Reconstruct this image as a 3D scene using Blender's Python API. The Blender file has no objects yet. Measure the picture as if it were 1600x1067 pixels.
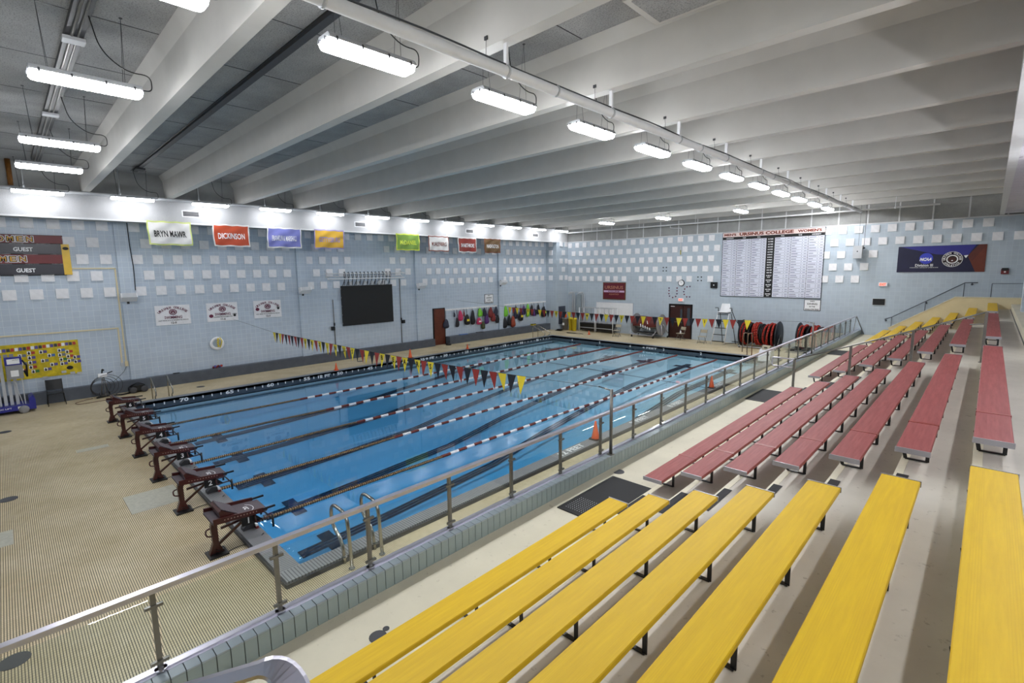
import bpy, math, random
from mathutils import Vector, Matrix
random.seed(7)
C = bpy.context.scene.collection
SC = bpy.context.scene
PI = math.pi
# ------------------------------------------------------------------ camera, world, exposure
YAW, PIT, ROL, FPX = 0.7726003335, 0.1355967339, 0.0144243690, 768.10378
CAMP = Vector((20.90047, -2.91018, 4.80696))
R0 = Vector((math.cos(YAW), math.sin(YAW), 0)); F0 = Vector((-math.sin(YAW), math.cos(YAW), 0)); U0 = Vector((0, 0, 1))
FW = F0*math.cos(PIT) - U0*math.sin(PIT); UP = F0*math.sin(PIT) + U0*math.cos(PIT)
RX = R0*math.cos(ROL) - UP*math.sin(ROL); UX = R0*math.sin(ROL) + UP*math.cos(ROL)
cam = bpy.data.cameras.new('camera'); co = bpy.data.objects.new('camera', cam); C.objects.link(co)
cam.sensor_fit = 'HORIZONTAL'; cam.sensor_width = 36.0; cam.lens = FPX/1600*36.0
cam.shift_x = 3.7434/1600; cam.shift_y = -6.4303/1600; cam.clip_start = .05; cam.clip_end = 200
co.matrix_world = Matrix(((RX.x, UX.x, -FW.x, CAMP.x), (RX.y, UX.y, -FW.y, CAMP.y), (RX.z, UX.z, -FW.z, CAMP.z), (0, 0, 0, 1)))
SC.camera = co
w = bpy.data.worlds.new('world'); SC.world = w; w.use_nodes = True
w.node_tree.nodes['Background'].inputs[0].default_value = (.8, .85, 1, 1)
w.node_tree.nodes['Background'].inputs[1].default_value = .05
LAMP = 66.0            # radiance of the fluorescent lenses
SC.view_settings.view_transform = 'Standard'; SC.view_settings.look = 'None'
SC.view_settings.exposure = 0.18; SC.view_settings.gamma = 1.0; SC.view_settings.use_curve_mapping = False
SC.cycles.transparent_max_bounces = 40; SC.cycles.diffuse_bounces = 6; SC.cycles.max_bounces = 12

# ------------------------------------------------------------------ materials
def lin(c):
    return tuple(((v/255)/12.92 if v/255 <= .04045 else ((v/255+.055)/1.055)**2.4) for v in c[:3])
def nt(name):
    m = bpy.data.materials.new(name); m.use_nodes = True
    n = m.node_tree.nodes; l = m.node_tree.links; b = n['Principled BSDF']
    return m, n, l, b
def mix(n, l, a, bb, fac):
    x = n.new('ShaderNodeMix'); x.data_type = 'RGBA'
    for i, v in ((0, fac), (6, a), (7, bb)):
        if hasattr(v, 'links') or hasattr(v, 'is_linked'): l.new(v, x.inputs[i])
        elif i == 0: x.inputs[0].default_value = v
        else: x.inputs[i].default_value = (*v, 1)
    return x.outputs[2]
def math_(n, l, op, a, b=None):
    x = n.new('ShaderNodeMath'); x.operation = op
    for i, v in enumerate((a, b)):
        if v is None: continue
        if hasattr(v, 'is_linked'): l.new(v, x.inputs[i])
        else: x.inputs[i].default_value = v
    return x.outputs[0]
def ramp(n, l, s, p0, p1):
    r = n.new('ShaderNodeMapRange'); l.new(s, r.inputs[0]); r.inputs[1].default_value = p0; r.inputs[2].default_value = p1
    return r.outputs[0]
def noise(n, l, vec, scale, det=3, rough=.6):
    x = n.new('ShaderNodeTexNoise'); x.inputs['Scale'].default_value = scale; x.inputs['Detail'].default_value = det
    x.inputs['Roughness'].default_value = rough; l.new(vec, x.inputs['Vector']); return x.outputs['Fac']
MATS = {}
def mat(name, rgb, rough=.5, metal=0., var=.12, scale=4., bump=0., bscale=60., emit=0., spec=None, coat=0.):
    if name in MATS: return MATS[name]
    m, n, l, b = nt(name); c = lin(rgb)
    tc = n.new('ShaderNodeTexCoord')
    if var:
        f = ramp(n, l, noise(n, l, tc.outputs['Object'], scale), .3, .7)
        l.new(mix(n, l, tuple(v*(1-var) for v in c), tuple(min(1, v*(1+var*.6)) for v in c), f), b.inputs['Base Color'])
    else: b.inputs['Base Color'].default_value = (*c, 1)
    b.inputs['Roughness'].default_value = rough; b.inputs['Metallic'].default_value = metal
    if spec is not None: b.inputs['Specular IOR Level'].default_value = spec
    if coat: b.inputs['Coat Weight'].default_value = coat
    if bump:
        bp = n.new('ShaderNodeBump'); bp.inputs['Strength'].default_value = bump; bp.inputs['Distance'].default_value = .01
        l.new(noise(n, l, tc.outputs['Object'], bscale, 5), bp.inputs['Height']); l.new(bp.outputs[0], b.inputs['Normal'])
    if emit:
        b.inputs['Emission Color'].default_value = (*c, 1); b.inputs['Emission Strength'].default_value = emit
    MATS[name] = m; return m
def tile_mat(name, rgb, grout, axes, size=.215, mortar=.006, rough=.35, dirt=.1, mfac=1.):
    m, n, l, b = nt(name); tc = n.new('ShaderNodeTexCoord'); s = n.new('ShaderNodeSeparateXYZ'); l.new(tc.outputs['Object'], s.inputs[0])
    cx = n.new('ShaderNodeCombineXYZ'); l.new(s.outputs[axes[0]], cx.inputs[0]); l.new(s.outputs[axes[1]], cx.inputs[1])
    br = n.new('ShaderNodeTexBrick'); br.offset = 0; br.squash = 1; l.new(cx.outputs[0], br.inputs['Vector'])
    c = lin(rgb); g = lin(grout)
    br.inputs['Color1'].default_value = (*[v*.97 for v in c], 1); br.inputs['Color2'].default_value = (*[min(1, v*1.03) for v in c], 1)
    br.inputs['Mortar'].default_value = (*g, 1); br.inputs['Scale'].default_value = 1; br.inputs['Mortar Size'].default_value = mortar
    br.inputs['Mortar Smooth'].default_value = .3
    br.inputs['Brick Width'].default_value = size; br.inputs['Row Height'].default_value = size
    f = ramp(n, l, noise(n, l, tc.outputs['Object'], .8, 5), .35, .75)
    d = mix(n, l, (1, 1, 1), (1-dirt,)*3, f); mm = n.new('ShaderNodeMix'); mm.data_type = 'RGBA'; mm.blend_type = 'MULTIPLY'; mm.inputs[0].default_value = 1
    l.new(br.outputs['Color'], mm.inputs[6]); l.new(d, mm.inputs[7]); l.new(mm.outputs[2], b.inputs['Base Color'])
    b.inputs['Roughness'].default_value = rough
    bp = n.new('ShaderNodeBump'); bp.invert = True; bp.inputs['Strength'].default_value = .4; bp.inputs['Distance'].default_value = .004
    l.new(br.outputs['Fac'], bp.inputs['Height']); l.new(bp.outputs[0], b.inputs['Normal'])
    MATS[name] = m; return m
def deck_mat():
    m, n, l, b = nt('deck_tile'); tc = n.new('ShaderNodeTexCoord'); s = n.new('ShaderNodeSeparateXYZ'); l.new(tc.outputs['Object'], s.inputs[0])
    fy = math_(n, l, 'FRACT', math_(n, l, 'DIVIDE', s.outputs[1], .0295)); fx = math_(n, l, 'FRACT', math_(n, l, 'DIVIDE', s.outputs[0], .052))
    gy = math_(n, l, 'LESS_THAN', fy, .34); gx = math_(n, l, 'LESS_THAN', fx, .14)
    big = ramp(n, l, noise(n, l, tc.outputs['Object'], .55, 6, .65), .3, .72)
    fine = ramp(n, l, noise(n, l, tc.outputs['Object'], 9, 4), .3, .75)
    # stronger dirt in the joints near the start blocks, paler where the deck is rubbed
    base = mix(n, l, lin((228, 213, 180)), lin((192, 174, 134)), big)
    base = mix(n, l, base, lin((164, 142, 104)), math_(n, l, 'MULTIPLY', fine, .35))
    yfade = ramp(n, l, s.outputs[1], 3.0, -.6)
    xfade = ramp(n, l, s.outputs[0], -1.5, 2.5)
    g = math_(n, l, 'MAXIMUM', math_(n, l, 'MULTIPLY', gy, .95), math_(n, l, 'MULTIPLY', gx, .5))
    ax = math_(n, l, 'MAXIMUM', math_(n, l, 'MULTIPLY', yfade, xfade), .35)
    col = mix(n, l, base, lin((62, 54, 40)), math_(n, l, 'MULTIPLY', g, ax))
    l.new(col, b.inputs['Base Color']); b.inputs['Roughness'].default_value = .42
    l.new(ramp(n, l, noise(n, l, tc.outputs['Object'], 1.3, 4), -.4, 1.4), b.inputs['Roughness'])
    bp = n.new('ShaderNodeBump'); bp.invert = True; bp.inputs['Strength'].default_value = .35; bp.inputs['Distance'].default_value = .003
    l.new(g, bp.inputs['Height']); l.new(bp.outputs[0], b.inputs['Normal']); MATS['deck_tile'] = m; return m
def rib_mat(name, rgb, dark, axis, pitch=.052, frac=.35, rough=.45):
    m, n, l, b = nt(name); tc = n.new('ShaderNodeTexCoord'); s = n.new('ShaderNodeSeparateXYZ'); l.new(tc.outputs['Object'], s.inputs[0])
    f = math_(n, l, 'FRACT', math_(n, l, 'DIVIDE', s.outputs[axis], pitch)); g = math_(n, l, 'LESS_THAN', f, frac)
    v = ramp(n, l, noise(n, l, tc.outputs['Object'], 2, 4), .2, .8)
    a = mix(n, l, lin(rgb), tuple(x*.8 for x in lin(rgb)), v)
    l.new(mix(n, l, a, lin(dark), g), b.inputs['Base Color']); b.inputs['Roughness'].default_value = rough
    MATS[name] = m; return m
def speck_mat(name, rgb, dark, scale=45, thr=.62, amt=.7, rough=.8, big=.15, bump=.5):
    m, n, l, b = nt(name); tc = n.new('ShaderNodeTexCoord'); o = tc.outputs['Object']
    f = math_(n, l, 'MULTIPLY', ramp(n, l, noise(n, l, o, scale, 3, .7), thr-.05, thr+.05), amt)
    bg = ramp(n, l, noise(n, l, o, 1.1, 5), .35, .7)
    a = mix(n, l, lin(rgb), tuple(v*(1-big) for v in lin(rgb)), bg)
    l.new(mix(n, l, a, lin(dark), f), b.inputs['Base Color']); b.inputs['Roughness'].default_value = rough
    bp = n.new('ShaderNodeBump'); bp.invert = True; bp.inputs['Strength'].default_value = bump; bp.inputs['Distance'].default_value = .006
    l.new(f, bp.inputs['Height']); l.new(bp.outputs[0], b.inputs['Normal']); MATS[name] = m; return m
def seat_mat(name, rgb, dark):
    m, n, l, b = nt(name); tc = n.new('ShaderNodeTexCoord'); o = tc.outputs['Object']; s = n.new('ShaderNodeSeparateXYZ'); l.new(o, s.inputs[0])
    st = n.new('ShaderNodeMapping'); st.inputs['Scale'].default_value = (9, .6, 1); l.new(o, st.inputs[0])
    f = ramp(n, l, noise(n, l, st.outputs[0], 3, 4), .3, .7)
    fx = math_(n, l, 'FRACT', math_(n, l, 'DIVIDE', s.outputs[0], .0125)); g = math_(n, l, 'LESS_THAN', fx, .3)
    # grooved zones: between 20-40% and 62-92% of the seat width
    z1 = math_(n, l, 'MULTIPLY', math_(n, l, 'GREATER_THAN', s.outputs[0], .03), math_(n, l, 'LESS_THAN', s.outputs[0], .10))
    z2 = math_(n, l, 'MULTIPLY', math_(n, l, 'GREATER_THAN', s.outputs[0], .19), math_(n, l, 'LESS_THAN', s.outputs[0], .275))
    gg = math_(n, l, 'MULTIPLY', g, math_(n, l, 'ADD', z1, z2))
    a = mix(n, l, lin(rgb), lin(dark), f); a = mix(n, l, a, lin(dark), math_(n, l, 'MULTIPLY', gg, .6))
    spot = math_(n, l, 'MULTIPLY', ramp(n, l, noise(n, l, o, 38, 3), .74, .78), .55)
    a = mix(n, l, a, lin((90, 70, 40)), spot)
    l.new(a, b.inputs['Base Color']); b.inputs['Roughness'].default_value = .5; b.inputs['Specular IOR Level'].default_value = .3
    bp = n.new('ShaderNodeBump'); bp.invert = True; bp.inputs['Strength'].default_value = .5; bp.inputs['Distance'].default_value = .002
    l.new(gg, bp.inputs['Height']); l.new(bp.outputs[0], b.inputs['Normal']); MATS[name] = m; return m
def clear_mat(name, tint, ior, rough=0., bump=0., vol=None):
    m, n, l, b = nt(name); n.remove(b); out = n['Material Output']
    tr = n.new('ShaderNodeBsdfTransparent'); tr.inputs[0].default_value = (*tint, 1)
    gl = n.new('ShaderNodeBsdfGlossy'); gl.inputs['Roughness'].default_value = rough
    f0 = ((ior-1)/(ior+1))**2; lw = n.new('ShaderNodeLayerWeight'); lw.inputs[0].default_value = .5; mx = n.new('ShaderNodeMixShader')
    fr = math_(n, l, 'ADD', math_(n, l, 'MULTIPLY', math_(n, l, 'POWER', lw.outputs['Facing'], 4.4), 1-f0), f0)
    l.new(fr, mx.inputs[0]); l.new(tr.outputs[0], mx.inputs[1]); l.new(gl.outputs[0], mx.inputs[2]); l.new(mx.outputs[0], out.inputs[0])
    if bump:
        tc = n.new('ShaderNodeTexCoord'); bp = n.new('ShaderNodeBump'); bp.inputs['Strength'].default_value = bump; bp.inputs['Distance'].default_value = .02
        l.new(noise(n, l, tc.outputs['Object'], 1.6, 2, .5), bp.inputs['Height']); l.new(bp.outputs[0], gl.inputs['Normal'])
    if vol:
        va = n.new('ShaderNodeVolumeAbsorption'); va.inputs[0].default_value = (*vol[0], 1); va.inputs[1].default_value = vol[1]; l.new(va.outputs[0], out.inputs[1])
    MATS[name] = m; return m

M_TL = tile_mat('wall_tile_left', (190, 202, 216), (218, 226, 232), (1, 2))
M_TF = tile_mat('wall_tile_far', (184, 196, 207), (198, 209, 216), (0, 2))
M_PANEL = mat('panel_white', (238, 237, 240), .7, var=.06, scale=6)
M_PANELY = mat('panel_yellowed', (214, 214, 170), .7, var=.06)
M_SOF = speck_mat('soffit_stucco', (196, 196, 198), (110, 110, 112), 60, .57, .6, .85, .15, .4)
M_BAND = speck_mat('band_concrete', (168, 168, 166), (118, 118, 118), 60, .58, .5, .85, .25, .5)
M_SLAB = speck_mat('slab_concrete', (176, 176, 176), (104, 104, 104), 40, .56, .6, .9, .3, .6)
M_BEAM = mat('beam_paint', (204, 201, 196), .55, var=.06, scale=1.2)
M_WHITE = mat('white_paint', (236, 236, 238), .45, var=.04)
M_TRIM = mat('trim_white', (215, 216, 218), .5, var=.05)
M_DECK = deck_mat()
M_CONC = speck_mat('walkway_paint', (208, 201, 180), (150, 140, 116), 11, .69, .5, .5, .12, .15)
M_TREAD = speck_mat('tread_paint', (196, 190, 178), (120, 112, 98), 13, .68, .55, .5, .16, .15)
M_NOSE = mat('nosing_cream', (222, 215, 190), .5, var=.08, scale=6)
M_CREAM = mat('parapet_cream', (222, 208, 170), .6, var=.06, scale=2)
M_SLATE = mat('slate_curb', (82, 88, 98), .5, var=.18, scale=3)
M_GFACE = mat('gutter_slate', (66, 76, 86), .35, var=.2, scale=2)
M_RIBY = rib_mat('gutter_rib_along', (150, 150, 152), (92, 92, 96), 0)
M_RIBX = rib_mat('gutter_rib_across', (150, 150, 152), (92, 92, 96), 1)
M_POOL = mat('pool_plaster', (214, 232, 236), .5, var=.05, scale=.4)
M_LANE = mat('lane_tile_navy', (18, 26, 52), .4, var=.1)
M_YEL = seat_mat('seat_yellow', (222, 184, 26), (208, 168, 24))
M_RED = seat_mat('seat_red', (160, 84, 82), (134, 62, 60))
M_REDJ = mat('joint_red', (140, 52, 44), .4, var=.08)
M_CAP = mat('seat_cap', (178, 176, 184), .35, .6, var=.05)
M_BLK = mat('black_metal', (14, 14, 16), .4, var=.05)
M_RUB = mat('black_rubber', (18, 18, 22), .7, var=.15, scale=20)
M_STEEL = mat('stainless', (170, 168, 162), .22, 1., var=.06, scale=8)
M_RAIL = mat('rail_aluminium', (205, 203, 215), .3, .85, var=.05, scale=8)
M_POST = mat('rail_post_steel', (128, 126, 122), .35, .8, var=.1, scale=8)
M_GREY = mat('grey_plastic', (140, 140, 142), .5, var=.06)
M_DGREY = mat('dark_grey', (62, 62, 66), .5, var=.1)
M_LGREY = mat('light_grey', (190, 192, 196), .5, var=.05)
M_CAPT = mat('kerb_tile_top', (168, 178, 186), .25, var=.08, scale=3)
M_FACT = mat('kerb_tile_face', (150, 164, 164), .25, var=.08, scale=3)
M_GROUT = mat('kerb_grout', (88, 92, 92), .8, var=.1)
M_MAR = mat('maroon', (112, 32, 36), .45, var=.08)
M_BLOCK = mat('start_block_maroon', (62, 17, 14), .35, var=.15, scale=8, coat=.3)
M_BLOCKP = mat('start_block_grip', (84, 76, 82), .75, var=.1, scale=30)
M_FY = mat('pennant_yellow', (232, 208, 50), .6, var=.05)
M_FR = mat('pennant_red', (150, 48, 40), .6, var=.05)
M_FK = mat('pennant_black', (20, 22, 32), .6, var=.05)
M_INK = mat('ink_black', (16, 14, 16), .6, var=0)
M_INKM = mat('ink_maroon', (104, 26, 60), .6, var=0)
M_INKW = mat('ink_white', (240, 240, 242), .5, var=0)
M_ORNG = mat('cone_orange', (232, 92, 34), .45, var=.06)
M_BROWN = mat('door_brown', (96, 42, 22), .35, var=.25, scale=3)
M_DBROWN = mat('door_dark_brown', (58, 26, 20), .35, var=.25, scale=3)
M_GOLD = mat('gold_fabric', (214, 190, 30), .35, var=.3, scale=5)
M_LENS = mat('lamp_lens', (250, 252, 255), .4, var=0, emit=LAMP)
M_LENSW = mat('lamp_lens_dimmed', (250, 252, 255), .4, var=0, emit=LAMP*.3)  # left wall row dimmed so the soffit beside it does not burn out
M_TUBE = mat('lamp_tube', (250, 252, 255), .4, var=0, emit=LAMP*.85)
M_SCREEN = mat('screen_black', (6, 6, 8), .55, var=0)
M_GLASS = clear_mat('rail_glass', (.93, .96, .95), 1.45)
M_WATER = clear_mat('water', (1, 1, 1), 1.33, 0., .0035, ((.14, .66, .90), .44))

# ------------------------------------------------------------------ mesh builder
class MB:
    def __init__(s): s.v = []; s.f = []; s.sm = []
    def add(s, vs, fs, smooth=False):
        o = len(s.v); s.v += [tuple(p) for p in vs]; s.f += [tuple(i+o for i in f) for f in fs]; s.sm += [smooth]*len(fs); return s
    def box(s, x0, y0, z0, x1, y1, z1):
        if x0 > x1: x0, x1 = x1, x0
        if y0 > y1: y0, y1 = y1, y0
        if z0 > z1: z0, z1 = z1, z0
        return s.add([(x0,y0,z0),(x1,y0,z0),(x1,y1,z0),(x0,y1,z0),(x0,y0,z1),(x1,y0,z1),(x1,y1,z1),(x0,y1,z1)],
                     [(0,3,2,1),(4,5,6,7),(0,1,5,4),(1,2,6,5),(2,3,7,6),(3,0,4,7)])
    def cbox(s, cx, cy, cz, dx, dy, dz): return s.box(cx-dx/2, cy-dy/2, cz-dz/2, cx+dx/2, cy+dy/2, cz+dz/2)
    def bar(s, a, b, w, h=None, up=(0, 0, 1)):
        a, b = Vector(a), Vector(b); h = h or w; d = (b-a).normalized(); u = Vector(up)
        if abs(d.dot(u)) > .98: u = Vector((1, 0, 0))
        r = d.cross(u).normalized()*w/2; t = r.cross(d).normalized()*h/2
        return s.add([a-r-t, a+r-t, a+r+t, a-r+t, b-r-t, b+r-t, b+r+t, b-r+t],
                     [(0,1,2,3),(7,6,5,4),(0,4,5,1),(1,5,6,2),(2,6,7,3),(3,7,4,0)])
    def tube(s, pts, r, n=8, closed=False, caps=True):
        P = [Vector(p) for p in pts]; k = len(P); rr = r if isinstance(r, (list, tuple)) else [r]*k
        T = []
        for i in range(k):
            a = P[(i-1) % k] if (closed or i > 0) else P[i]; b = P[(i+1) % k] if (closed or i < k-1) else P[i]
            T.append((b-a).normalized())
        u = Vector((0, 0, 1)) if abs(T[0].z) < .9 else Vector((1, 0, 0)); u = (u - T[0]*u.dot(T[0])).normalized(); vs = []
        for i in range(k):
            u = (u - T[i]*u.dot(T[i])).normalized(); w_ = T[i].cross(u)
            for j in range(n):
                a = 2*PI*j/n; vs.append(P[i] + (u*math.cos(a) + w_*math.sin(a))*rr[i])
        fs = []
        for i in range(k if closed else k-1):
            for j in range(n):
                fs.append((i*n+j, i*n+(j+1) % n, ((i+1) % k)*n+(j+1) % n, ((i+1) % k)*n+j))
        s.add(vs, fs, n > 5)
        if caps and not closed:
            o = len(s.v)-len(vs); s.f += [tuple(o+j for j in range(n))[::-1], tuple(o+(k-1)*n+j for j in range(n))]; s.sm += [False, False]
        return s
    def lathe(s, prof, c=(0, 0, 0), ax='z', n=16, smooth=True):
        vs = []; k = len(prof)
        for r, h in prof:
            for j in range(n):
                a = 2*PI*j/n; x, y = r*math.cos(a), r*math.sin(a)
                vs.append({'z': (c[0]+x, c[1]+y, c[2]+h), 'x': (c[0]+h, c[1]+x, c[2]+y), 'y': (c[0]+y, c[1]+h, c[2]+x)}[ax])
        fs = [(i*n+j, i*n+(j+1) % n, (i+1)*n+(j+1) % n, (i+1)*n+j) for i in range(k-1) for j in range(n)]
        s.add(vs, fs, smooth); o = len(s.v)-len(vs)
        s.f += [tuple(o+j for j in range(n))[::-1], tuple(o+(k-1)*n+j for j in range(n))]; s.sm += [False, False]; return s
    def prism(s, poly, axis, a, b):
        # poly: 2D points; axis: extrusion axis letter; other two axes in xyz order
        def P(p, t): return {'x': (t, p[0], p[1]), 'y': (p[0], t, p[1]), 'z': (p[0], p[1], t)}[axis]
        n = len(poly); vs = [P(p, a) for p in poly]+[P(p, b) for p in poly]
        return s.add(vs, [tuple(range(n))[::-1], tuple(range(n, 2*n))]+[(i, (i+1) % n, n+(i+1) % n, n+i) for i in range(n)])
    def grid(s, fn, nu, nv, smooth=True):
        vs = [fn(i/nu, j/nv) for j in range(nv+1) for i in range(nu+1)]
        return s.add(vs, [(j*(nu+1)+i, j*(nu+1)+i+1, (j+1)*(nu+1)+i+1, (j+1)*(nu+1)+i) for j in range(nv) for i in range(nu)], smooth)
    def move(s, d): s.v = [(p[0]+d[0], p[1]+d[1], p[2]+d[2]) for p in s.v]; return s
    def mesh(s, name, m):
        me = bpy.data.meshes.new(name); me.from_pydata(s.v, [], s.f); me.polygons.foreach_set('use_smooth', s.sm); me.materials.append(m); me.update(); return me
    def build(s, name, m, parent=None, label=None, loc=None):
        o = bpy.data.objects.new(name, s.mesh(name, m)); C.objects.link(o)
        if parent: o.parent = parent
        if loc: o.location = loc
        if label: o['label'] = label
        return o
def fillet(pts, r, k=5):
    P = [Vector(p) for p in pts]; out = [P[0]]
    for i in range(1, len(P)-1):
        a = (P[i-1]-P[i]); b = (P[i+1]-P[i]); rr = min(r, a.length*.49, b.length*.49); a.normalize(); b.normalize()
        p0 = P[i]+a*rr; p2 = P[i]+b*rr
        for j in range(k+1):
            t = j/k; out.append(p0*(1-t)**2 + P[i]*2*t*(1-t) + p2*t*t)
    out.append(P[-1]); return out
def tag(o, label=None, cat=None, group=None, kind=None):
    if label: o['label'] = label
    if cat: o['category'] = cat
    if group: o['group'] = group
    if kind: o['kind'] = kind
    return o
def empty(name, loc, label, cat, group=None, rz=0):
    o = bpy.data.objects.new(name, None); C.objects.link(o); o.location = loc; o.rotation_euler = (0, 0, rz); o.empty_display_size = .1
    return tag(o, label, cat, group)
def inst(src, name, parent=None, loc=(0, 0, 0), rot=(0, 0, 0), scale=None):
    o = bpy.data.objects.new(name, src); C.objects.link(o); o.location = loc; o.rotation_euler = rot
    if parent: o.parent = parent
    if scale: o.scale = scale
    return o
def dup(root, loc, rz=0, label=None, group=None):
    r = root.copy(); C.objects.link(r); r.location = loc; r.rotation_euler = (0, 0, rz)
    if label: r['label'] = label
    if group: r['group'] = group
    for ch in list(root.children):
        c = ch.copy(); C.objects.link(c); c.parent = r
        for g in list(ch.children):
            d = g.copy(); C.objects.link(d); d.parent = c
    return r
ORD = ['first', 'second', 'third', 'fourth', 'fifth', 'sixth', 'seventh', 'eighth', 'ninth', 'tenth', 'eleventh', 'twelfth', 'thirteenth', 'fourteenth', 'fifteenth', 'sixteenth', 'seventeenth', 'eighteenth', 'nineteenth', 'twentieth', 'twenty-first', 'twenty-second', 'twenty-third', 'twenty-fourth', 'twenty-fifth', 'twenty-sixth', 'twenty-seventh', 'twenty-eighth']
# text: flat lettering placed on a plane (origin = centre, u = reading direction, v = up of the letters)
def glyphs(txt, bold=.0, space=1.):
    cu = bpy.data.curves.new('lettering', 'FONT'); cu.body = txt; cu.offset = bold; cu.resolution_u = 2; cu.space_character = space
    ob = bpy.data.objects.new('lettering', cu); me = bpy.data.meshes.new_from_object(ob)
    vs = [v.co.copy() for v in me.vertices]; fs = [tuple(p.vertices) for p in me.polygons]
    bpy.data.objects.remove(ob); bpy.data.meshes.remove(me); return vs, fs
def text(mb, txt, o, u, v, wd=None, ht=None, bold=.02, lift=.004, slant=0., space=1.):
    vs, fs = glyphs(txt, bold, space)
    if not vs: return mb
    x0 = min(p.x for p in vs); x1 = max(p.x for p in vs); y0 = min(p.y for p in vs); y1 = max(p.y for p in vs)
    if ht is None: ht = wd*(y1-y0)/(x1-x0)
    if wd is None: wd = ht*(x1-x0)/(y1-y0)
    o, u, v = Vector(o), Vector(u), Vector(v); nrm = u.cross(v)
    sx = wd/(x1-x0); sy = ht/(y1-y0)
    return mb.add([o + u*((p.x-(x0+x1)/2)*sx + slant*(p.y-(y0+y1)/2)*sy) + v*((p.y-(y0+y1)/2)*sy) + nrm*lift for p in vs], fs)
def arctext(mb, txt, o, u, v, R, a0, a1, ht, bold=.03, lift=.006, inward=False):
    o, u, v = Vector(o), Vector(u), Vector(v); n = len(txt)
    for i, ch in enumerate(txt):
        if ch == ' ': continue
        a = a0 + (a1-a0)*i/(n-1)
        d = u*math.cos(a)+v*math.sin(a)
        uu, vv = (u*math.sin(a)-v*math.cos(a), d) if not inward else (-u*math.sin(a)+v*math.cos(a), -d)
        text(mb, ch, o+d*R, uu, vv, ht=ht, bold=bold, lift=lift)
    return mb
def disc(mb, o, u, v, r, n=20, lift=.0, ry=None, r0=None):
    o, u, v = Vector(o), Vector(u), Vector(v); nr = u.cross(v); ry = ry or r
    ring = [o+u*r*math.cos(2*PI*i/n)+v*ry*math.sin(2*PI*i/n)+nr*lift for i in range(n)]
    if r0 is None: return mb.add(ring, [tuple(range(n))])
    inn = [o+u*r0*math.cos(2*PI*i/n)+v*r0*ry/r*math.sin(2*PI*i/n)+nr*lift for i in range(n)]
    return mb.add(ring+inn, [(i, (i+1) % n, n+(i+1) % n, n+i) for i in range(n)])
def rect(mb, o, u, v, wd, ht, lift=.0):
    o, u, v = Vector(o), Vector(u), Vector(v); nr = u.cross(v)*lift
    return mb.add([o-u*wd/2-v*ht/2+nr, o+u*wd/2-v*ht/2+nr, o+u*wd/2+v*ht/2+nr, o-u*wd/2+v*ht/2+nr], [(0, 1, 2, 3)])
LU, FU, ZV = (0, 1, 0), (1, 0, 0), (0, 0, 1)      # reading directions on the left and on the far wall
XL, XS, YF, YN, XR = -4.85, -3.75, 29.25, -6.0, 24.0
ZS, ZSL, ZB = 6.96, 8.85, 7.93                      # top of the tiled wall, slab, beam bottoms
ZW = -.2                                            # water level
PX0, PX1, PY0, PY1 = -1.43, 13.2, 0.0, 24.4         # pool basin
def struct(mb, name, m, label=None):
    return tag(mb.build(name, m), label, None, None, 'structure')

# ================================================================== THE SETTING
# ---- deck around the pool (four slabs round the basin), kerb and basin
K = .33
fl = MB()
fl.box(XL, YN, -.3, 15.88, PY0-K, 0); fl.box(XL, PY1+K, -.3, 15.88, YF, 0)
fl.box(XL, PY0-K, -.3, PX0-K, PY1+K, 0); fl.box(PX1+K, PY0-K, -.3, 15.88, PY1+K, 0)
floor = struct(fl, 'floor', M_DECK, 'tan ribbed tile pool deck with dark joints and dirty patches')
def zfloor(x, y):
    ys = [(0, 1.1, 2.1), (4, 1.03, 1.93), (8, .94, 1.62), (10.5, .72, 1.12), (13, .52, .78), (17, .27, .35), (24.5, .21, .25)]
    t = max(0, min(1, (x+1.4)/14.6))
    for (a, l0, r0), (b, l1, r1) in zip(ys, ys[1:]):
        if y <= b:
            k = (y-a)/(b-a); return ZW-((l0+(l1-l0)*k)*(1-t)+(r0+(r1-r0)*k)*t)
    return ZW-.23
basin = struct(MB().grid(lambda a, b: (PX0+(PX1-PX0)*a, PY0+(PY1-PY0)*b, zfloor(PX0+(PX1-PX0)*a, PY0+(PY1-PY0)*b)), 12, 98, True), 'floor_pool', M_POOL, 'pale plastered pool basin sloping from deep to shallow')
for nm, bx in (('basin_wall', (PX0-.1, PY0-.1, -2.6, PX0, PY1+.1, ZW-.02)), ('basin_wall', (PX1, PY0-.1, -2.6, PX1+.1, PY1+.1, ZW-.02)),
               ('basin_wall', (PX0, PY0-.1, -2.6, PX1, PY0, ZW-.02)), ('basin_wall', (PX0, PY1, -2.6, PX1, PY1+.1, ZW-.02))):
    MB().box(*bx).build(nm, M_POOL, basin)
# lane lines on the bottom with their crosses
LX = [11.72-2.27*i for i in range(6)]
def strip(mb, x0, x1, y0, y1, dz=.02, n=24):
    return mb.grid(lambda a, b: (x0+(x1-x0)*a, y0+(y1-y0)*b, zfloor(x0+(x1-x0)*a, y0+(y1-y0)*b)+dz), 1, n, False)
for x in LX:
    m = MB()
    for a, b in ((-.17, -.075), (-.05, .05), (.075, .17)): strip(m, x+a, x+b, 1.6, 22.8, n=40)
    for yc in (2.25, 22.2):
        strip(m, x-.5, x-.17, yc-.17, yc+.17, n=2); strip(m, x+.17, x+.5, yc-.17, yc+.17, n=2)
    strip(m, x-.17, x+.17, 1.45, 1.6, n=2); strip(m, x-.17, x+.17, 22.8, 22.95, n=2)
    m.build('lane_line', M_LANE, basin)
strip(MB(), PX0, PX1, 18.5, 18.62, .004, 1).build('break_line', M_LANE, basin)
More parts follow.
